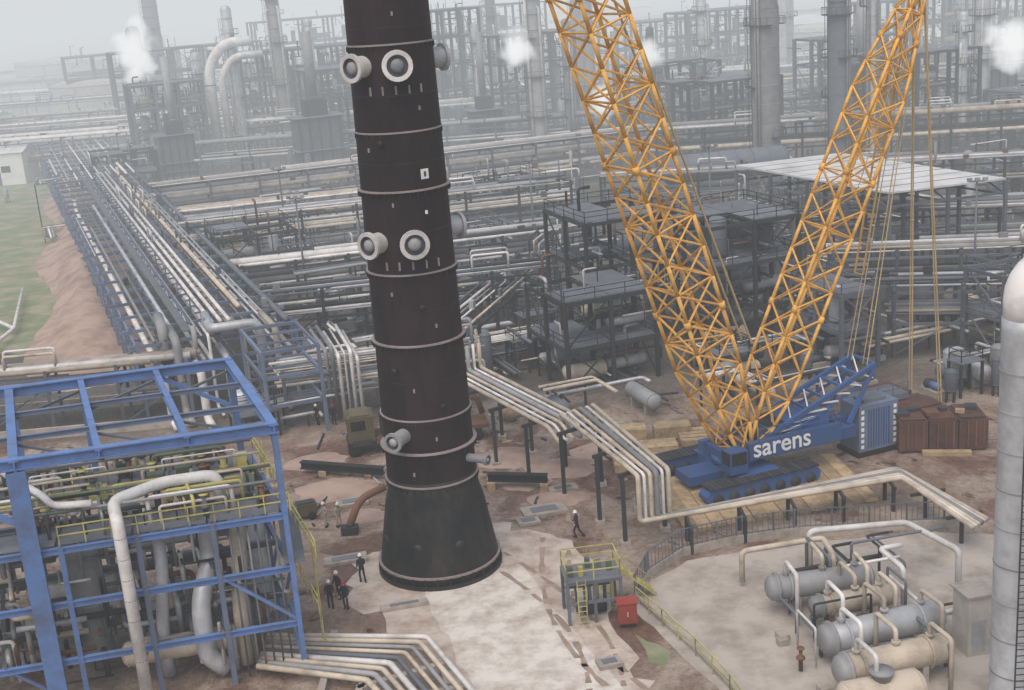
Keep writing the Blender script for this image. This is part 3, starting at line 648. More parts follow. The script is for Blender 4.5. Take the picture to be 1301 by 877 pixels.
b=MB("access_platform");o=V((2.2,69.2,0));ux=V((.97,.1,0)).normalized();uy=V((-.1,.97,0)).normalized()
for s in (0,1.6,3.2):
    for r in (0,2.2):b.beam(o+ux*s+uy*r,o+ux*s+uy*r+V((0,0,2.8)),.16,.16,STEEL)
for r in (0,2.2):
    for z in (1.4,2.7):b.beam(o+uy*r+V((0,0,z)),o+ux*3.2+uy*r+V((0,0,z)),.14,.18,STEEL)
b.box(o+ux*1.6+uy*1.1+V((0,0,2.84)),(3.4,2.4,.08),GRATE,ux)
b.rail([o+V((0,0,2.88)),o+ux*3.2+V((0,0,2.88)),o+ux*3.2+uy*2.2+V((0,0,2.88)),o+uy*2.2+V((0,0,2.88)),o+V((0,0,2.88))],YRAIL,1.1,1.1,.06)
b.ladder(o+ux*.8-uy*.15,2.9,YRAIL,ux)
for i in range(7):
    c=o+ux*(.2+i*.45)+uy*R.uniform(.3,1.8);b.pipe([c+V((0,0,.2)),c+V((0,0,R.uniform(1.4,3.6))),c+uy*1.6+V((0,0,2))],R.uniform(.06,.13),R.choice([GPIPE,GREEN,STEEL,YRAIL]),8)
for i in range(5):b.box(o+ux*(.3+i*.6)+uy*R.uniform(.4,1.8)+V((0,0,3.2)),(.3,.3,.6),R.choice([GREEN,STEEL,YRAIL]),ux)
b.tube(o+ux*1+uy*1+V((0,0,.5)),o+ux*2.4+uy*1+V((0,0,.5)),.35,DSTEEL,n=10)
for k in range(9):
    c=o+ux*3.3+uy*1.8+(ux*.28+uy*.12)*k;b.box(c+V((0,0,2.8-.3*k)),(.28,.8,.05),YRAIL,ux)
b.beam(o+ux*3.3+uy*1.4+V((0,0,3.7)),o+ux*5.8+uy*2.4+V((0,0,1.1)),.06,.06,YRAIL);b.beam(o+ux*3.3+uy*1.4+V((0,0,2.7)),o+ux*5.8+uy*2.4+V((0,0,.1)),.08,.16,YRAIL)
b.obj()
b=MB("red_fire_cabinet");b.box((5.6,68.6,1.0),(1.1,.8,1.3),RED);b.box((5.6,68.6,1.7),(1.25,.95,.08),RED)
for x in(5.2,6):b.beam((x,68.6,0),(x,68.6,.4),.1,.1,DSTEEL)
for x in(5.33,5.87):b.box((x,68.18,1.0),(.48,.03,1.15),RED);
b.box((5.6,68.16,1.0),(.04,.04,.3),WHITE);b.obj()
b=MB("handrail_fence");b.rail([(6.4,71.2,.1),(7.6,68.2,.1),(9.0,64.5,.1),(10.2,60.5,.1),(11,56,.1)],YRAIL,1.1,1.5,.06);b.obj()
b=MB("kerb_wall");pts=[(6.7,71.4),(7.9,68.2),(9.3,64.5),(10.5,60.5),(11.3,56)]
for a,c in zip(pts[:-1],pts[1:]):b.beam(Z(a,.12),Z(c,.12),.2,.24,CONC)
b.obj()
b=MB("perimeter_fence")
pts=[(6.4,71.5),(7.6,74.6),(10.2,77.4),(14,78.6),(18,79.1),(29,78.6)]
for a,c in zip(pts[:-1],pts[1:]):
    b.beam(Z(a,.3),Z(c,.3),.2,.6,CONC);a=V((*a,.6));c=V((*c,.6));n=int((c-a).length/.35)
    b.beam(a+V((0,0,1.3)),c+V((0,0,1.3)),.06,.06,STEEL);b.beam(a+V((0,0,.1)),c+V((0,0,.1)),.05,.05,STEEL)
    for i in range(n):
        p=a.lerp(c,i/n);b.beam(p,p+V((0,0,1.35)),.035 if i%7 else .1,.035 if i%7 else .1,STEEL)
b.obj()

def exch(p,q,r,m,name="heat_exchanger"):
    b=MB(name);p=V(p);q=V(q);a=(q-p).normalized();L=(q-p).length
    b.vessel(p,q,r,m,24)
    for t in (.12,.8):b.lathe(p+a*L*t,a,[(r*1.15,0),(r*1.15,.12)],m,24,False)
    b.lathe(p-a*.4,a,[(.05,-.25),(r*.7,-.2),(r,0),(r,.3),(r*1.18,.3),(r*1.18,.45)],GPIPE,24)
    for t in (.2,.75):
        c=p+a*L*t;b.box(V((c.x,c.y,(c.z-r*.5)/2)),(.35,r*1.6,c.z-r*.5),CONC,a)
    w=a.cross(V((0,0,1)))
    for t,s in ((.1,1),(.85,1),(.5,-1)):
        c=p+a*L*t;b.pipe([c+V((0,0,r*.8)),c+V((0,0,r+.9)),c+w*s*2+V((0,0,r+.9)),Z(c+w*s*2,.2)],.13,WPIPE if t<.5 else TPIPE,10)
        b.lathe(c+V((0,0,r+.15)),(0,0,1),[(.24,0),(.24,.1)],m,12,False)
    b.obj()
exch((14.6,69.0,1.6),(20.2,69.6,1.6),.75,GPIPE);exch((16.6,66.6,1.5),(20.8,67.4,1.5),.6,TPIPE)
exch((16.2,62.8,1.5),(22.6,64.6,1.5),.85,ALU);exch((16.2,59.6,1.5),(21.8,61,1.5),.8,TPIPE)
b=MB("exchanger_piping")
for k in range(30):
    x=R.uniform(15,23);y=R.uniform(60,72);z=R.uniform(.6,2.8);l=R.uniform(1.5,5);d=R.choice([V((.97,.2,0)),V((-.2,.97,0))]);d2=R.choice([V((.97,.2,0)),V((0,0,-1))])
    a=V((x,y,z));b.pipe([Z(a,.2),a,a+d*l,a+d*l+d2*(z-.2 if d2.z<0 else 1.5)],R.uniform(.06,.17),R.choice([WPIPE,TPIPE,GPIPE,STEEL,DSTEEL]),10)
for k in range(12):
    x=R.uniform(14,23);y=R.uniform(60,72);b.lathe((x,y,.1),(0,0,1),[(.12,0),(.12,.7),(.25,.7),(.25,.8),(.1,.9),(.1,1.3),(.22,1.3),(.22,1.35)],R.choice([RUST,STEEL,DSTEEL,GPIPE]),10)
for k in range(10):b.box((R.uniform(13,24),R.uniform(59,73),.2),(R.uniform(.4,1.6),R.uniform(.3,.9),.4),CONC,(.96,.2,0))
b.pipe([(17.8,74.2,.3),(17.8,74.2,2.6),(24,74.4,2.6),(25.8,70,2.6),(25.8,70,.3)],.2,WPIPE,10)
b.pipe([(13.2,72.5,.3),(13.2,72.5,2.4),(18.5,73.5,2.4),(18.5,71,2.4),(18.5,71,.3)],.18,TPIPE,10)
b.obj()
b=MB("valve_housing");b.vessel((15.6,57.4,1.0),(19.4,58.2,1.0),1.0,TPIPE,20);b.box((17.4,57.8,.3),(3.4,2.0,.6),CONC,(.96,.2,0));b.lathe((17.5,57.8,1.9),(0,0,1),[(.5,0),(.5,.4),(.65,.4),(.65,.5)],GPIPE,16);b.obj()
b=MB("vent_stack");x,y=24.25,57.6
b.lathe((x,y,0),(0,0,1),[(1.35,0),(1.3,.3),(1.22,.4)]+[(1.22,z) for z in (5,10,15,20,20.6)],ALU,32)
for z in range(2,20,2):b.lathe((x,y,z),(0,0,1),[(1.25,0),(1.25,.07)],GPIPE,32,False)
b.pipe([(x,y,20.4),(x,y,22.2),(x+2.4,y+.4,23.6),(x+6,y+1,24.6)],1.2,WPIPE,24,.9)
b.ladder((x-.4,y-1.6,0),18,DSTEEL,(1,0,0));b.obj()
b=MB("utility_box");b.box((24.2,63.2,1.8),(1.6,1.6,3.6),BEIGE,(.97,.2,0));b.box((24.2,63.2,3.65),(1.9,1.9,.12),CONC,(.97,.2,0));b.box((24.2,62.38,1.2),(.8,.04,1.9),GPIPE,(.97,.2,0));b.obj()

# ------------------------------------------------------------------ mid structures
structure("steel_process_structure",(5,112.5),4.6,4.6,2,2,[4.2,8.6],DSTEEL,deck=.8,fill=1.2).obj()
structure("steel_process_structure",(8,124),5,5,2,2,[4.5,9,13.5],DSTEEL,deck=.7).obj()
structure("steel_process_structure",(19.5,120),5,5,2,2,[4.5,9,13],DSTEEL,deck=.6).obj()
structure("steel_process_structure",(30,112),4,4,1,2,[4,7.5],STEEL,deck=.5).obj()
structure("steel_process_structure",(46,106),5,5,3,2,[4.5,8.5],STEEL,deck=.3).obj()
structure("steel_process_structure",(24,142),5,5,2,2,[5,9],STEEL,deck=.6).obj()
structure("steel_process_structure",(-22,158),5,5,5,2,[5],STEEL,deck=.4).obj()
structure("steel_process_structure",(-36,160),5,5,2,2,[4,8],DSTEEL,deck=.4).obj()
structure("steel_process_structure",(-10,182),6,5,3,2,[4.5,8],DSTEEL,deck=.5).obj()
structure("steel_process_structure",(-20,136),4.5,4,4,1,[4],DSTEEL,deck=.5).obj()
b=MB("canopy_shed");A=V((29.5,159,0));Bq=V((41.3,135,0));Cq=V((55,138.2,0));Dq=V((43.5,162.5,0))
b.add([Z(A,12.3),Z(Bq,12),Z(Cq,12),Z(Dq,12.3),Z(A,12.5),Z(Bq,12.2),Z(Cq,12.2),Z(Dq,12.5)],[(4,5,6,7),(3,2,1,0),(0,1,5,4),(1,2,6,5),(2,3,7,6),(3,0,4,7)],ROOF)
for i in range(1,9):
    t=i/9;b.beam(Z(A.lerp(Bq,t),12.53-.3*t),Z(Dq.lerp(Cq,t),12.53-.3*t),.1,.05,GPIPE)
for p,q in ((A,Bq),(Dq,Cq),(A.lerp(Dq,.5),Bq.lerp(Cq,.5))):
    for i in range(5):
        c=p.lerp(q,i/4);b.beam(c,Z(c,11.9),.35,.35,STEEL)
        if i<4:
            c2=p.lerp(q,(i+1)/4);b.beam(Z(c,10.4),Z(c2,10.4),.2,.2,STEEL);b.beam(Z(c,10.4),Z(c.lerp(c2,.5),11.9),.14,.14,STEEL);b.beam(Z(c.lerp(c2,.5),11.9),Z(c2,10.4),.14,.14,STEEL)
for i in range(5):
    c=A.lerp(Bq,i/4);d=Dq.lerp(Cq,i/4);b.beam(Z(c,10.6),Z(d,10.6),.2,.25,STEEL);b.beam(Z(c,6),Z(d,6),.2,.25,STEEL)
b.obj()
b=MB("horizontal_drum");b.vessel((26,196,6.5),(44,199,6.5),2.2,STEEL,24)
for x in (29,40):b.box((x,197.3,2.4),(.8,4,4.6),CONC)
b.obj()
for i,(x0,x1,y0,y1,n) in enumerate([(-22,4,117,131,48),(-26,4,139,147,38),(-34,8,158,168,46),(-40,10,182,190,40),(-50,15,203,212,30),(12,40,140,150,26),(18,34,108,116,20),(36,70,121,128,26),(30,90,160,175,44),(40,100,180,215,54),(-50,110,240,258,60),(-26,-20,104,117,8),(2,22,104,110,10),(36,56,98,108,24),(14,30,131,138,16)]):
    clutter("process_equipment",x0,x1,y0,y1,n,6 if y0>130 else 3.5).obj()
for x,y,h in ((-24,150,14),(-8,139,13),(4,166,14),(25,152,16),(-30,176,14),(48,128,14),(70,150,15)):
    b=MB("lighting_pole");b.tube((x,y,0),(x,y,h),.16,STEEL,.09);b.beam((x-.8,y,h),(x+.8,y,h),.12,.12,STEEL)
    for s in (-.8,0,.8):b.box((x+s,y-.15,h+.2),(.45,.3,.35),GPIPE)
    b.obj()

# ------------------------------------------------------------------ background plant
column("distillation_column",44,210,2.3,48,GPIPE,5).obj();column("distillation_column",57,214,1.9,46,STEEL,6).obj()
column("distillation_column",63.5,218,1.0,44,ALU,4).obj()
for x,y,r,h in ((-57,292,1.3,34),(-13,250,1.2,22),(9,262,1.8,38),(15.5,264,1.0,27),(-48,300,1.6,40),(22,310,2.6,48),(94,250,1.6,36),(118,330,3.4,45),(-88,330,2,30),(-22,340,2.6,44),(74,330,2.5,50),(-3,300,1.0,26),(-40,296,.9,30),(-68,306,1.4,24),(1,336,1.4,40),(47,290,1.2,30),(-15,275,.8,20),(33,270,.9,24),(-98,390,2.4,44),(-60,380,1.4,36),(86,238,.9,24)):
    column("distillation_column",x,y,r,h,R.choice([ALU,GPIPE,STEEL]),4,16).obj()
b=MB("overhead_vapour_line");b.pipe([(-62,290,2),(-62,290,22),(-58,290,27),(-52,291,27)],1.1,WPIPE,14,3);b.pipe([(-59,288,2),(-59,288,20),(-56,289,24),(-50,291,24)],.8,WPIPE,14,3);b.obj()
for x,y,w_,h_ in ((-36,262,9,15),(-66,268,7,12),(70,246,10,15),(24,252,7,11),(100,262,9,14),(-2,270,6,12)):
    b=MB("process_heater");b.box((x,y,h_*.35+2),(w_,w_*.7,h_*.7),STEEL,C);b.box((x,y,h_*.8+2),(w_*.5,w_*.45,h_*.24),DSTEEL,C);b.tube((x,y,h_+1.5),(x,y,h_+14),w_*.11,GPIPE,n=14)
    for i in range(5):
        c=V((x,y,0))+C*(w_*(i-2)/4.4)-D*(w_*.36);b.beam(c,Z(c,h_*.7+2),.3,.3,DSTEEL)
    for z in (3,h_*.4,h_*.7+2):b.box((x,y,z),(w_+1.6,w_*.7+1.6,.12),GRATE,C)
    b.obj()
for o,bx,nx,ny,lv in (((-56,296),6,5,2,[6,12,18,24]),((-76,276),5,3,2,[5,10,15,20]),((-40,282),5,4,2,[5,10,15,20]),((-30,268),6,3,2,[5,10,15]),((2,285),6,3,2,[6,12,18,24]),((30,262),6,3,2,[6,12,17]),((70,232),7,3,2,[6,12,18]),((95,228),6,3,2,[5,10]),((-100,350),8,5,2,[6,12,18,24]),((30,360),8,5,2,[7,14,21]),((-20,380),8,5,2,[7,14,21,28]),((90,310),7,4,2,[6,12,18,24]),((130,340),8,5,2,[7,14,21]),((-135,420),9,5,2,[7,14,21]),((66,255),6,3,2,[5,10,15,20]),((-78,250),6,2,2,[5,9]),((-16,300),5,3,2,[6,12,18,24,30]),((50,330),6,4,2,[6,12,18,24]),((-70,400),8,5,2,[7,14,21,28]),((36,240),5,4,2,[5,10,15])):
    structure("steel_process_structure",o,bx,6,nx,ny,lv,R.choice([STEEL,DSTEEL,DSTEEL]),deck=.75,rails=False,fill=1,cs=.6).obj()
for x,y,r,h in ((-130,430,14,12),(60,430,15,14),(110,420,16,12),(160,430,18,14),(10,460,14,12),(210,470,20,14),(-180,560,20,14),(-60,560,20,14),(60,560,22,14),(180,600,22,15),(-300,700,26,15)):
    b=MB("storage_tank");b.lathe((x,y,0),(0,0,1),[(r,0),(r,h),(r*.6,h+1.6),(.1,h+2.4)],BEIGE,36,False)
    for z in (h*.35,h*.7,h-.1):b.lathe((x,y,z),(0,0,1),[(r+.12,0),(r+.12,.2)],GPIPE,36,False)
    b.rail([(x+math.cos(t)*r,y+math.sin(t)*r,h) for t in [k*math.pi/8 for k in range(17)]],STEEL,1.1,3,.1);b.ladder((x-2,y-r-.3,0),h,DSTEEL);b.obj()
for x,y,w,d,h,m in ((-112,292,14,10,7,WHITE),(-150,360,30,14,9,BEIGE),(130,380,46,18,10,WHITE),(200,400,50,20,9,BEIGE),(20,520,60,20,10,WHITE),(-220,480,50,20,10,WHITE),(120,520,60,20,9,BEIGE),(-120,640,70,24,12,WHITE),(300,560,80,24,12,BEIGE),(40,700,90,30,14,WHITE),(240,760,90,30,14,WHITE)):
    b=MB("industrial_building");b.box((x,y,h/2),(w,d,h),m)
    vs=[(x-w/2-.4,y-d/2-.4,h),(x+w/2+.4,y-d/2-.4,h),(x+w/2+.4,y+d/2+.4,h),(x-w/2-.4,y+d/2+.4,h),(x-w/2-.4,y,h+d*.14),(x+w/2+.4,y,h+d*.14)]
    b.add(vs,[(0,1,5,4),(3,4,5,2),(0,4,3),(1,2,5)],ROOF)
    for i in range(int(w/4)):
        for z in ([h*.3,h*.7] if h>8 else [h*.5]):b.box((x-w/2+2+i*4,y-d/2-.02,z),(2,.1,1.4),GLASS)
    b.box((x,y-d/2-.03,1.8),(3.4,.12,3.6),STEEL);b.obj()
for y in (290,320,350,400,450,510,600):
    k=y*.42;rack("pipe_rack",(-k,y),(k*.2-10,y+4),9,[5,9],12,5,STEEL,WPM,(.3,.7),brace=False).obj();rack("pipe_rack",(k*.25,y+8),(k,y),9,[5,9],12,5,STEEL,WPM,(.3,.7),brace=False).obj()
for i,(x0,x1,y0,y1,n) in enumerate([(-90,-45,270,330,40),(-40,40,270,330,50),(50,130,270,330,50),(-120,120,350,420,90),(-180,180,430,560,110),(-110,-70,200,290,12)]):
    clutter("process_equipment",x0,x1,y0,y1,n,11).obj()
b=MB("boundary_pipeline");
for i in range(3):b.pipe([(-140,318+i*1.2,1.5),(-105,302+i*1.2,1.5),(-100,296+i,1.5)],.5,WPIPE,8)
for a in ([(-59,136,1),(-59.5,150,1),(-66,172,1)],[(-59.5,150,1),(-66,158,1),(-90,166,1)],[(-70,160,1),(-76,178,1),(-100,184,1)]):b.pipe(a,.22,WPIPE,8)
b.obj()

# steam plumes; their white is emitted glow, not daylight caught by the vapour
ms=bpy.data.materials.new("steam");ms.use_nodes=True;N=ms.node_tree.nodes;N.clear();L=ms.node_tree.links
tc=N.new("ShaderNodeTexCoord");nz=N.new("ShaderNodeTexNoise");nz.inputs["Scale"].default_value=.25;nz.inputs["Detail"].default_value=2;L.new(tc.outputs["Object"],nz.inputs[0])
sp=N.new("ShaderNodeVectorMath");sp.operation='LENGTH'
mp2=N.new("ShaderNodeMapping");mp2.inputs["Location"].default_value=(-1,-1,-1);mp2.inputs["Scale"].default_value=(2,2,2);L.new(tc.outputs["Generated"],mp2.inputs[0]);L.new(mp2.outputs[0],sp.inputs[0])
fo=N.new("ShaderNodeMapRange");fo.inputs[1].default_value=.95;fo.inputs[2].default_value=.2;fo.inputs[3].default_value=-.35;fo.inputs[4].default_value=.25;L.new(sp.outputs["Value"],fo.inputs[0])
ad=N.new("ShaderNodeMath");ad.operation='ADD';L.new(fo.outputs[0],ad.inputs[0]);L.new(nz.outputs["Fac"],ad.inputs[1])
mr=N.new("ShaderNodeMapRange");mr.inputs[1].default_value=.4;mr.inputs[2].default_value=.75;mr.inputs[4].default_value=.6;L.new(ad.outputs[0],mr.inputs[0])
va=N.new("ShaderNodeVolumeAbsorption");va.inputs["Color"].default_value=(0,0,0,1);L.new(mr.outputs[0],va.inputs["Density"])
em=N.new("ShaderNodeEmission");em.inputs["Color"].default_value=(1,1,1,1);L.new(mr.outputs[0],em.inputs["Strength"])
ash=N.new("ShaderNodeAddShader");L.new(va.outputs[0],ash.inputs[0]);L.new(em.outputs[0],ash.inputs[1])
o=N.new("ShaderNodeOutputMaterial");L.new(ash.outputs[0],o.inputs["Volume"])
for x,y,z,r,h in ((5,240,24,5,6),(90.5,228,19,7,7),(-80,300,26,6,13),(20,240,13,4,6),(30,245,20,4,5)):
    b=MB("steam_plume");b.lathe((x,y,z),(.3,0,1),[(.1,-h),(r*.5,-h*.85),(r*.86,-h*.5),(r,0),(r*.86,h*.5),(r*.5,h*.85),(.1,h)],ms,16);b.obj()

# ------------------------------------------------------------------ yard items
b=MB("truck_with_trailer")
o=V((-13.2,101.6,0));ux=V((.985,.17,0))
b.box(o+V((0,0,1.0)),(2.4,2.5,.5),BLACK,ux);b.box(o+V((0,0,2.3)),(2.2,2.5,2.2),OLIVE,ux);b.box(o+V((0,0,3.45)),(1.6,2.2,.2),OLIVE,ux)
b.box(o-ux*1.11+V((0,0,2.7)),(.04,2.1,.9),GLASS,ux);b.box(o+V((0,-1.27,2.7)),(1.2,.04,.8),GLASS,ux);b.box(o+V((.2,-1.2,1.2)),(1.6,.4,.5),DSTEEL,ux)
b.box(o+ux*6+V((0,0,1.25)),(9.5,2.5,.35),RUST,ux);b.box(o+ux*2.2+V((0,0,2.4)),(1,2.3,1.8),DSTEEL,ux)
for x in (-.5,2.4,7.2,8.5,9.8):
    for s in (-1.1,1.1):b.lathe(o+ux*x+V((0,s-.15,.55)),(0,1,0),[(.3,0),(.55,0),(.55,.32),(.3,.32)],TYRE,16)
b.pipe([o+ux*8+V((0,0,1.5)),o+ux*8.5+V((0,0,3.4)),o+ux*10+V((0,0,3.6)),o+ux*10.4+V((0,0,2))],.25,RUST,10,.6);b.obj()
b=MB("steel_beam");b.ibeam((-17.8,97.8,.7),(-10.9,95,.7),.6,.6,BLACK);b.box((-16,97,.2),(.6,1,.4),WOOD);b.box((-12.2,95.5,.2),(.6,1,.4),WOOD);b.obj()
b=MB("steel_beam");b.ibeam((-2.6,91.6,.9),(1.9,90.4,.9),.6,.6,BLACK);b.box((-2.4,91.5,.3),(.6,1.2,.6),WOOD);b.box((1.6,90.4,.3),(.6,1.2,.6),WOOD);b.obj()
b=MB("tailing_bracket");b.pipe([(-12.6,85,.6),(-11.8,86,2.2),(-10.0,87,2.6)],.28,RUST,10,.8);b.box((-12.6,85,.3),(1.2,.8,.6),DSTEEL);b.obj()
for x,y,w,d in ((1.4,86.2,3.2,1.8),(-8,73.2,3.0,.6),(4.1,64.4,1.4,1.0),(-12.5,80.5,3,1.2),(3,90,2.2,1),(-13,90.5,2.4,1.4),(.2,84.5,1.6,1.2)):
    b=MB("concrete_slab");b.box((x,y,.14),(w,d,.22),CONC,(.95,.2,0));b.box((x,y,.27),(w*.6,d*.5,.05),GRATE,(.95,.2,0));b.obj()
b=MB("debris")
for _ in range(150):
    x=R.uniform(-19,16);y=R.uniform(84,108);s=R.uniform(.05,.22)
    b.box((x,y,s*.3),(s*R.uniform(1,6),s,s*.6),R.choice([WOOD,CONC,RUST,DSTEEL,STEEL,BROWN]),(R.uniform(-1,1),R.uniform(-1,1),0))
for _ in range(14):
    x=R.uniform(-19,10);y=R.uniform(92,110);a=R.uniform(0,6);l=R.uniform(2,5);b.tube((x,y,.15),(x+math.cos(a)*l,y+math.sin(a)*l,.15),.09,R.choice([RUST,GPIPE,DSTEEL]))
b.obj()
b=MB("cable_drum")
for x,y in ((6.5,102),(-.8,106)):
    for s in (0,.9):b.lathe((x,y+s,.7),(0,1,0),[(.7,0),(.7,.08)],WOOD,18)
    b.lathe((x,y+.08,.7),(0,1,0),[(.42,0),(.42,.82)],DSTEEL,18)
b.obj()
b=MB("welding_set")
for x,y in ((-9.5,92.5),(-16.2,88.5)):
    b.box((x,y,.75),(1.6,.9,.9),OLIVE,(.9,.3,0));b.box((x,y,1.25),(1.3,.7,.12),DSTEEL,(.9,.3,0))
    for s in (-.5,.5):b.lathe((x+s,y-.55,.32),(0,1,0),[(.3,0),(.3,.16)],TYRE,14)
    b.beam((x-.8,y,.5),(x-1.7,y-.3,.3),.07,.07,DSTEEL)
b.obj()

# ------------------------------------------------------------------ people
SKIN=mat("skin",(196,146,118),.6,var=.03,dirtamt=0);NAVY=mat("navy_overall",(34,38,56),.9,var=.05,dirtamt=.3,scale=4);DARK=mat("dark_clothes",(36,34,36),.9,var=.05,scale=4)
HELW=mat("helmet_white",(220,220,215),.4,dirtamt=0);HELR=mat("helmet_red",(180,50,40),.4,dirtamt=0);PALE=mat("pale_overall",(170,160,150),.9,var=.05);BOOT=mat("boot_leather",(30,24,20),.7);HAIR=mat("hair",(30,24,20),.9)
def skin(name,vs,es,rs,m,parent,root=0,sub=1):
    me=bpy.data.meshes.new(name);me.from_pydata(vs,es,[]);me.materials.append(m)
    o=bpy.data.objects.new(name,me);COL.objects.link(o);o.parent=parent
    md=o.modifiers.new("s",'SKIN');md.use_smooth_shade=True
    for i,r in enumerate(rs):
        d=me.skin_vertices[0].data[i];d.radius=(r,r*.85) if isinstance(r,float) else r;d.use_root=(i==root)
    s=o.modifiers.new("u",'SUBSURF');s.levels=sub;s.render_levels=sub
    return o
def worker(x,y,ang,stride=.0,arm=.0,cloth=NAVY,hel=HELW,k=1.0,bend=0.):
    e=empty("worker",(x,y,0));e.rotation_euler=(0,0,ang);e.scale=(k,k,k)
    s=stride;f=bend
    vs=[(0,0,.95),(0,f*.3,1.15),(0,f*.6,1.36),(0,f*.8,1.47),(0,f,1.55),
        (-.19,f*.7,1.41),(-.25,f*.6-.12*s,1.13),(-.24,f*.7+.1+arm*.25-.2*s,.90+arm*.25),
        (.19,f*.7,1.41),(.25,f*.6+.12*s,1.13),(.24,f*.7+.1+arm*.25+.2*s,.90+arm*.25),
        (-.1,0,.88),(-.11,.18*s+.02,.49),(-.11,.1*s-.02+.16*s*0,.1),(.1,0,.88),(.11,-.12*s+.02,.49),(.11,-.42*s-.02,.1+.05*s)]
    es=[(0,1),(1,2),(2,3),(3,4),(2,5),(5,6),(6,7),(2,8),(8,9),(9,10),(0,11),(11,12),(12,13),(0,14),(14,15),(15,16)]
    rs=[(.17,.12),(.16,.11),(.19,.12),.07,.06,.085,.06,.045,.085,.06,.045,.105,.08,.06,.105,.08,.06]
    skin("body",vs,es,rs,cloth,e)
    b=MB("head");hy=f*1.05
    b.lathe((0,hy,1.52),(0,0,1),[(.045,0),(.06,.03),(.082,.08),(.09,.14),(.082,.2),(.05,.245),(.01,.26)],SKIN,14)
    b.lathe((0,hy+.09,1.63),(0,1,-.3),[(.016,-.01),(.012,.03)],SKIN,6)
    for sx in(-1,1):
        b.lathe((sx*.033,hy+.078,1.66),(0,1,0),[(.012,0),(.005,.012)],HAIR,6);b.lathe((sx*.088,hy,1.64),(sx,0,0),[(.022,0),(.03,.008),(.018,.018)],SKIN,8)
    b.beam((-.025,hy+.088,1.588),(.025,hy+.088,1.588),.008,.01,RED)
    b.lathe((0,hy-.02,1.6),(0,0,1),[(.09,0),(.098,.08),(.09,.16)],HAIR,12)
    b.obj(e)
    b=MB("helmet");b.lathe((0,hy,1.69),(0,0,1),[(.15,0),(.125,.02),(.12,.07),(.09,.13),(.04,.155),(.005,.16)],hel,16);b.obj(e)
    for nm,i,sx in (("hand_left",7,-1),("hand_right",10,1)):
        w=V(vs[i]);b=MB(nm);d=(w-V(vs[i-1])).normalized();si=V((0,1,0));si=(si-d*si.dot(d)).normalized();cu=V((-sx,0,0))
        b.beam(w,w+d*.1,.035,.085,SKIN,up=si)
        for j,l in enumerate((.07,.08,.075,.06)):
            p=w+d*.095+si*(.032-.021*j);p2=p+d*l*.5+cu*.01;b.tube(p,p2,.010,SKIN,.009,6);b.tube(p2,p2+d*l*.4+cu*.025,.009,SKIN,.007,6)
        p=w+d*.03+si*.04;b.tube(p,p+d*.035+si*.03,.012,SKIN,.011,6);b.tube(p+d*.035+si*.03,p+d*.07+si*.035,.011,SKIN,.008,6);b.obj(e)
    b=MB("boots")
    for i in(13,16):
        q=V(vs[i]);b.tube(q+V((0,0,.1)),q+V((0,0,-.04)),.06,BOOT,.055,10);b.lathe(q+V((0,-.07,-.045)),(0,1,0),[(.03,-.02),(.05,0),(.055,.1),(.048,.2),(.02,.24)],BOOT,10)
    b.obj(e)
    return e
for a in ((-17.9,109.2,2.6,.2,.2,DARK,HELW),(-16.4,108.9,3.4,.5,0,NAVY,HELR),(-11.0,77.2,.4,.5,.3,NAVY,HELW),(-12.7,73.8,3.3,.3,.4,DARK,HELW),(-11.7,73.5,2.9,.2,.2,NAVY,HELR),(-12.3,75.0,2.4,.4,.1,DARK,HELW),(3.5,81.5,1.2,.9,.3,NAVY,HELW),(-14.5,86.5,2.2,.3,.5,PALE,HELW),(-13.5,86.2,3.8,.2,.2,PALE,HELW)):
    worker(a[0],a[1],a[2],a[3],a[4],a[5],a[6],1.1,.06)

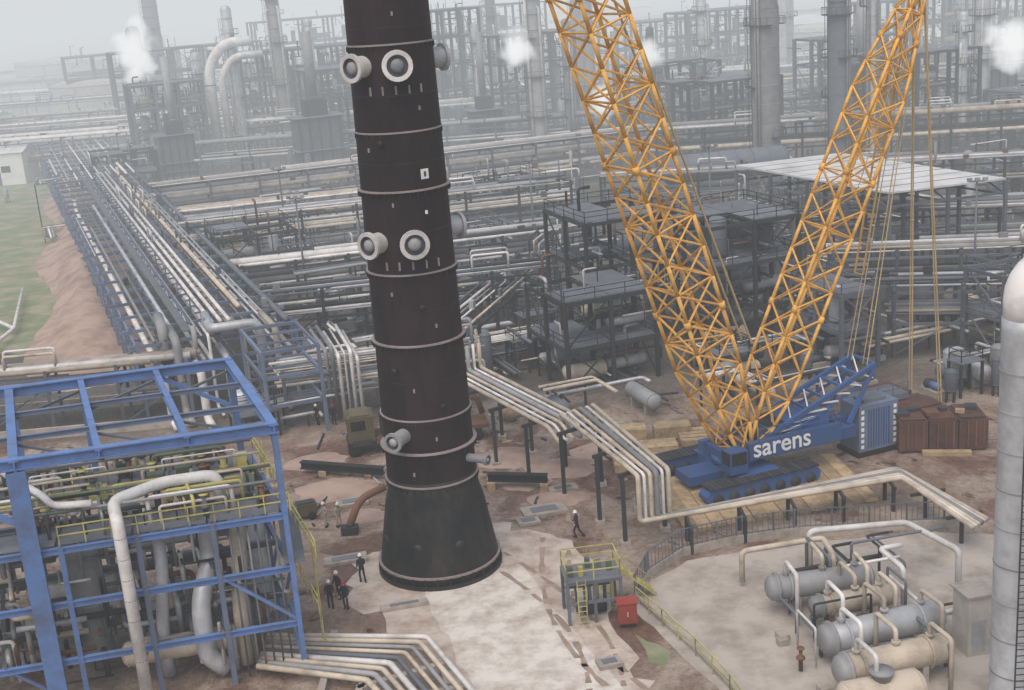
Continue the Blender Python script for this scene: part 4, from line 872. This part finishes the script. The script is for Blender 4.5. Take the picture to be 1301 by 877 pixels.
# ------------------------------------------------------------------ haze / world / light / camera
def haze(name,y0,y1,sg,top):
    m=bpy.data.materials.new(name);m.use_nodes=True;N=m.node_tree.nodes;N.clear();L=m.node_tree.links
    va=N.new("ShaderNodeVolumeAbsorption");va.inputs["Color"].default_value=(0,0,0,1);va.inputs["Density"].default_value=sg
    em=N.new("ShaderNodeEmission");em.inputs["Color"].default_value=(*lin((216,220,223)),1);em.inputs["Strength"].default_value=sg  # haze brightness is emitted by the volume, standing in for scattered daylight
    ash=N.new("ShaderNodeAddShader");L.new(va.outputs[0],ash.inputs[0]);L.new(em.outputs[0],ash.inputs[1])
    o=N.new("ShaderNodeOutputMaterial");L.new(ash.outputs[0],o.inputs["Volume"])
    b=MB(name);b.box((0,(y0+y1)/2,top/2-.5),(7000,y1-y0-.2,top+1),m);b.obj()
haze("emissive_haze",-150,135,.0007,91);haze("emissive_haze",135,225,.0018,90.5);haze("emissive_haze",225,4000,.0034,90)
w=bpy.data.worlds.new("World");sc.world=w;w.use_nodes=True;nt=w.node_tree;bg=nt.nodes["Background"];sk=nt.nodes.new("ShaderNodeTexSky");sk.sky_type='NISHITA';sk.sun_disc=False
el=60;az=200
sk.sun_elevation=math.radians(el);sk.sun_rotation=math.radians(az);sk.dust_density=5;sk.air_density=1.0
nt.links.new(sk.outputs[0],bg.inputs[0]);bg.inputs[1].default_value=.15
su=bpy.data.lights.new("sun",'SUN');su.energy=1.45;su.angle=math.radians(80);su.color=(1,.965,.92);so=bpy.data.objects.new("sun",su);COL.objects.link(so)
dirv=V((math.sin(math.radians(az))*math.cos(math.radians(el)),math.cos(math.radians(az))*math.cos(math.radians(el)),math.sin(math.radians(el))))
so.rotation_euler=dirv.to_track_quat('Z','Y').to_euler()
p=math.radians(16.3);th=math.radians(4.39)
R0=V((1,0,0));D0=V((0,-math.sin(p),-math.cos(p)));F=V((0,math.cos(p),-math.sin(p)))
rt=R0*math.cos(th)+D0*math.sin(th);up=-(R0*-math.sin(th)+D0*math.cos(th))
M=Matrix((rt,up,-F)).transposed().to_4x4();M.translation=V((0,0,38))
ca=bpy.data.cameras.new("camera");ca.sensor_width=36;ca.lens=45.19;ca.clip_end=8000;co=bpy.data.objects.new("camera",ca);COL.objects.link(co);co.matrix_world=M;sc.camera=co
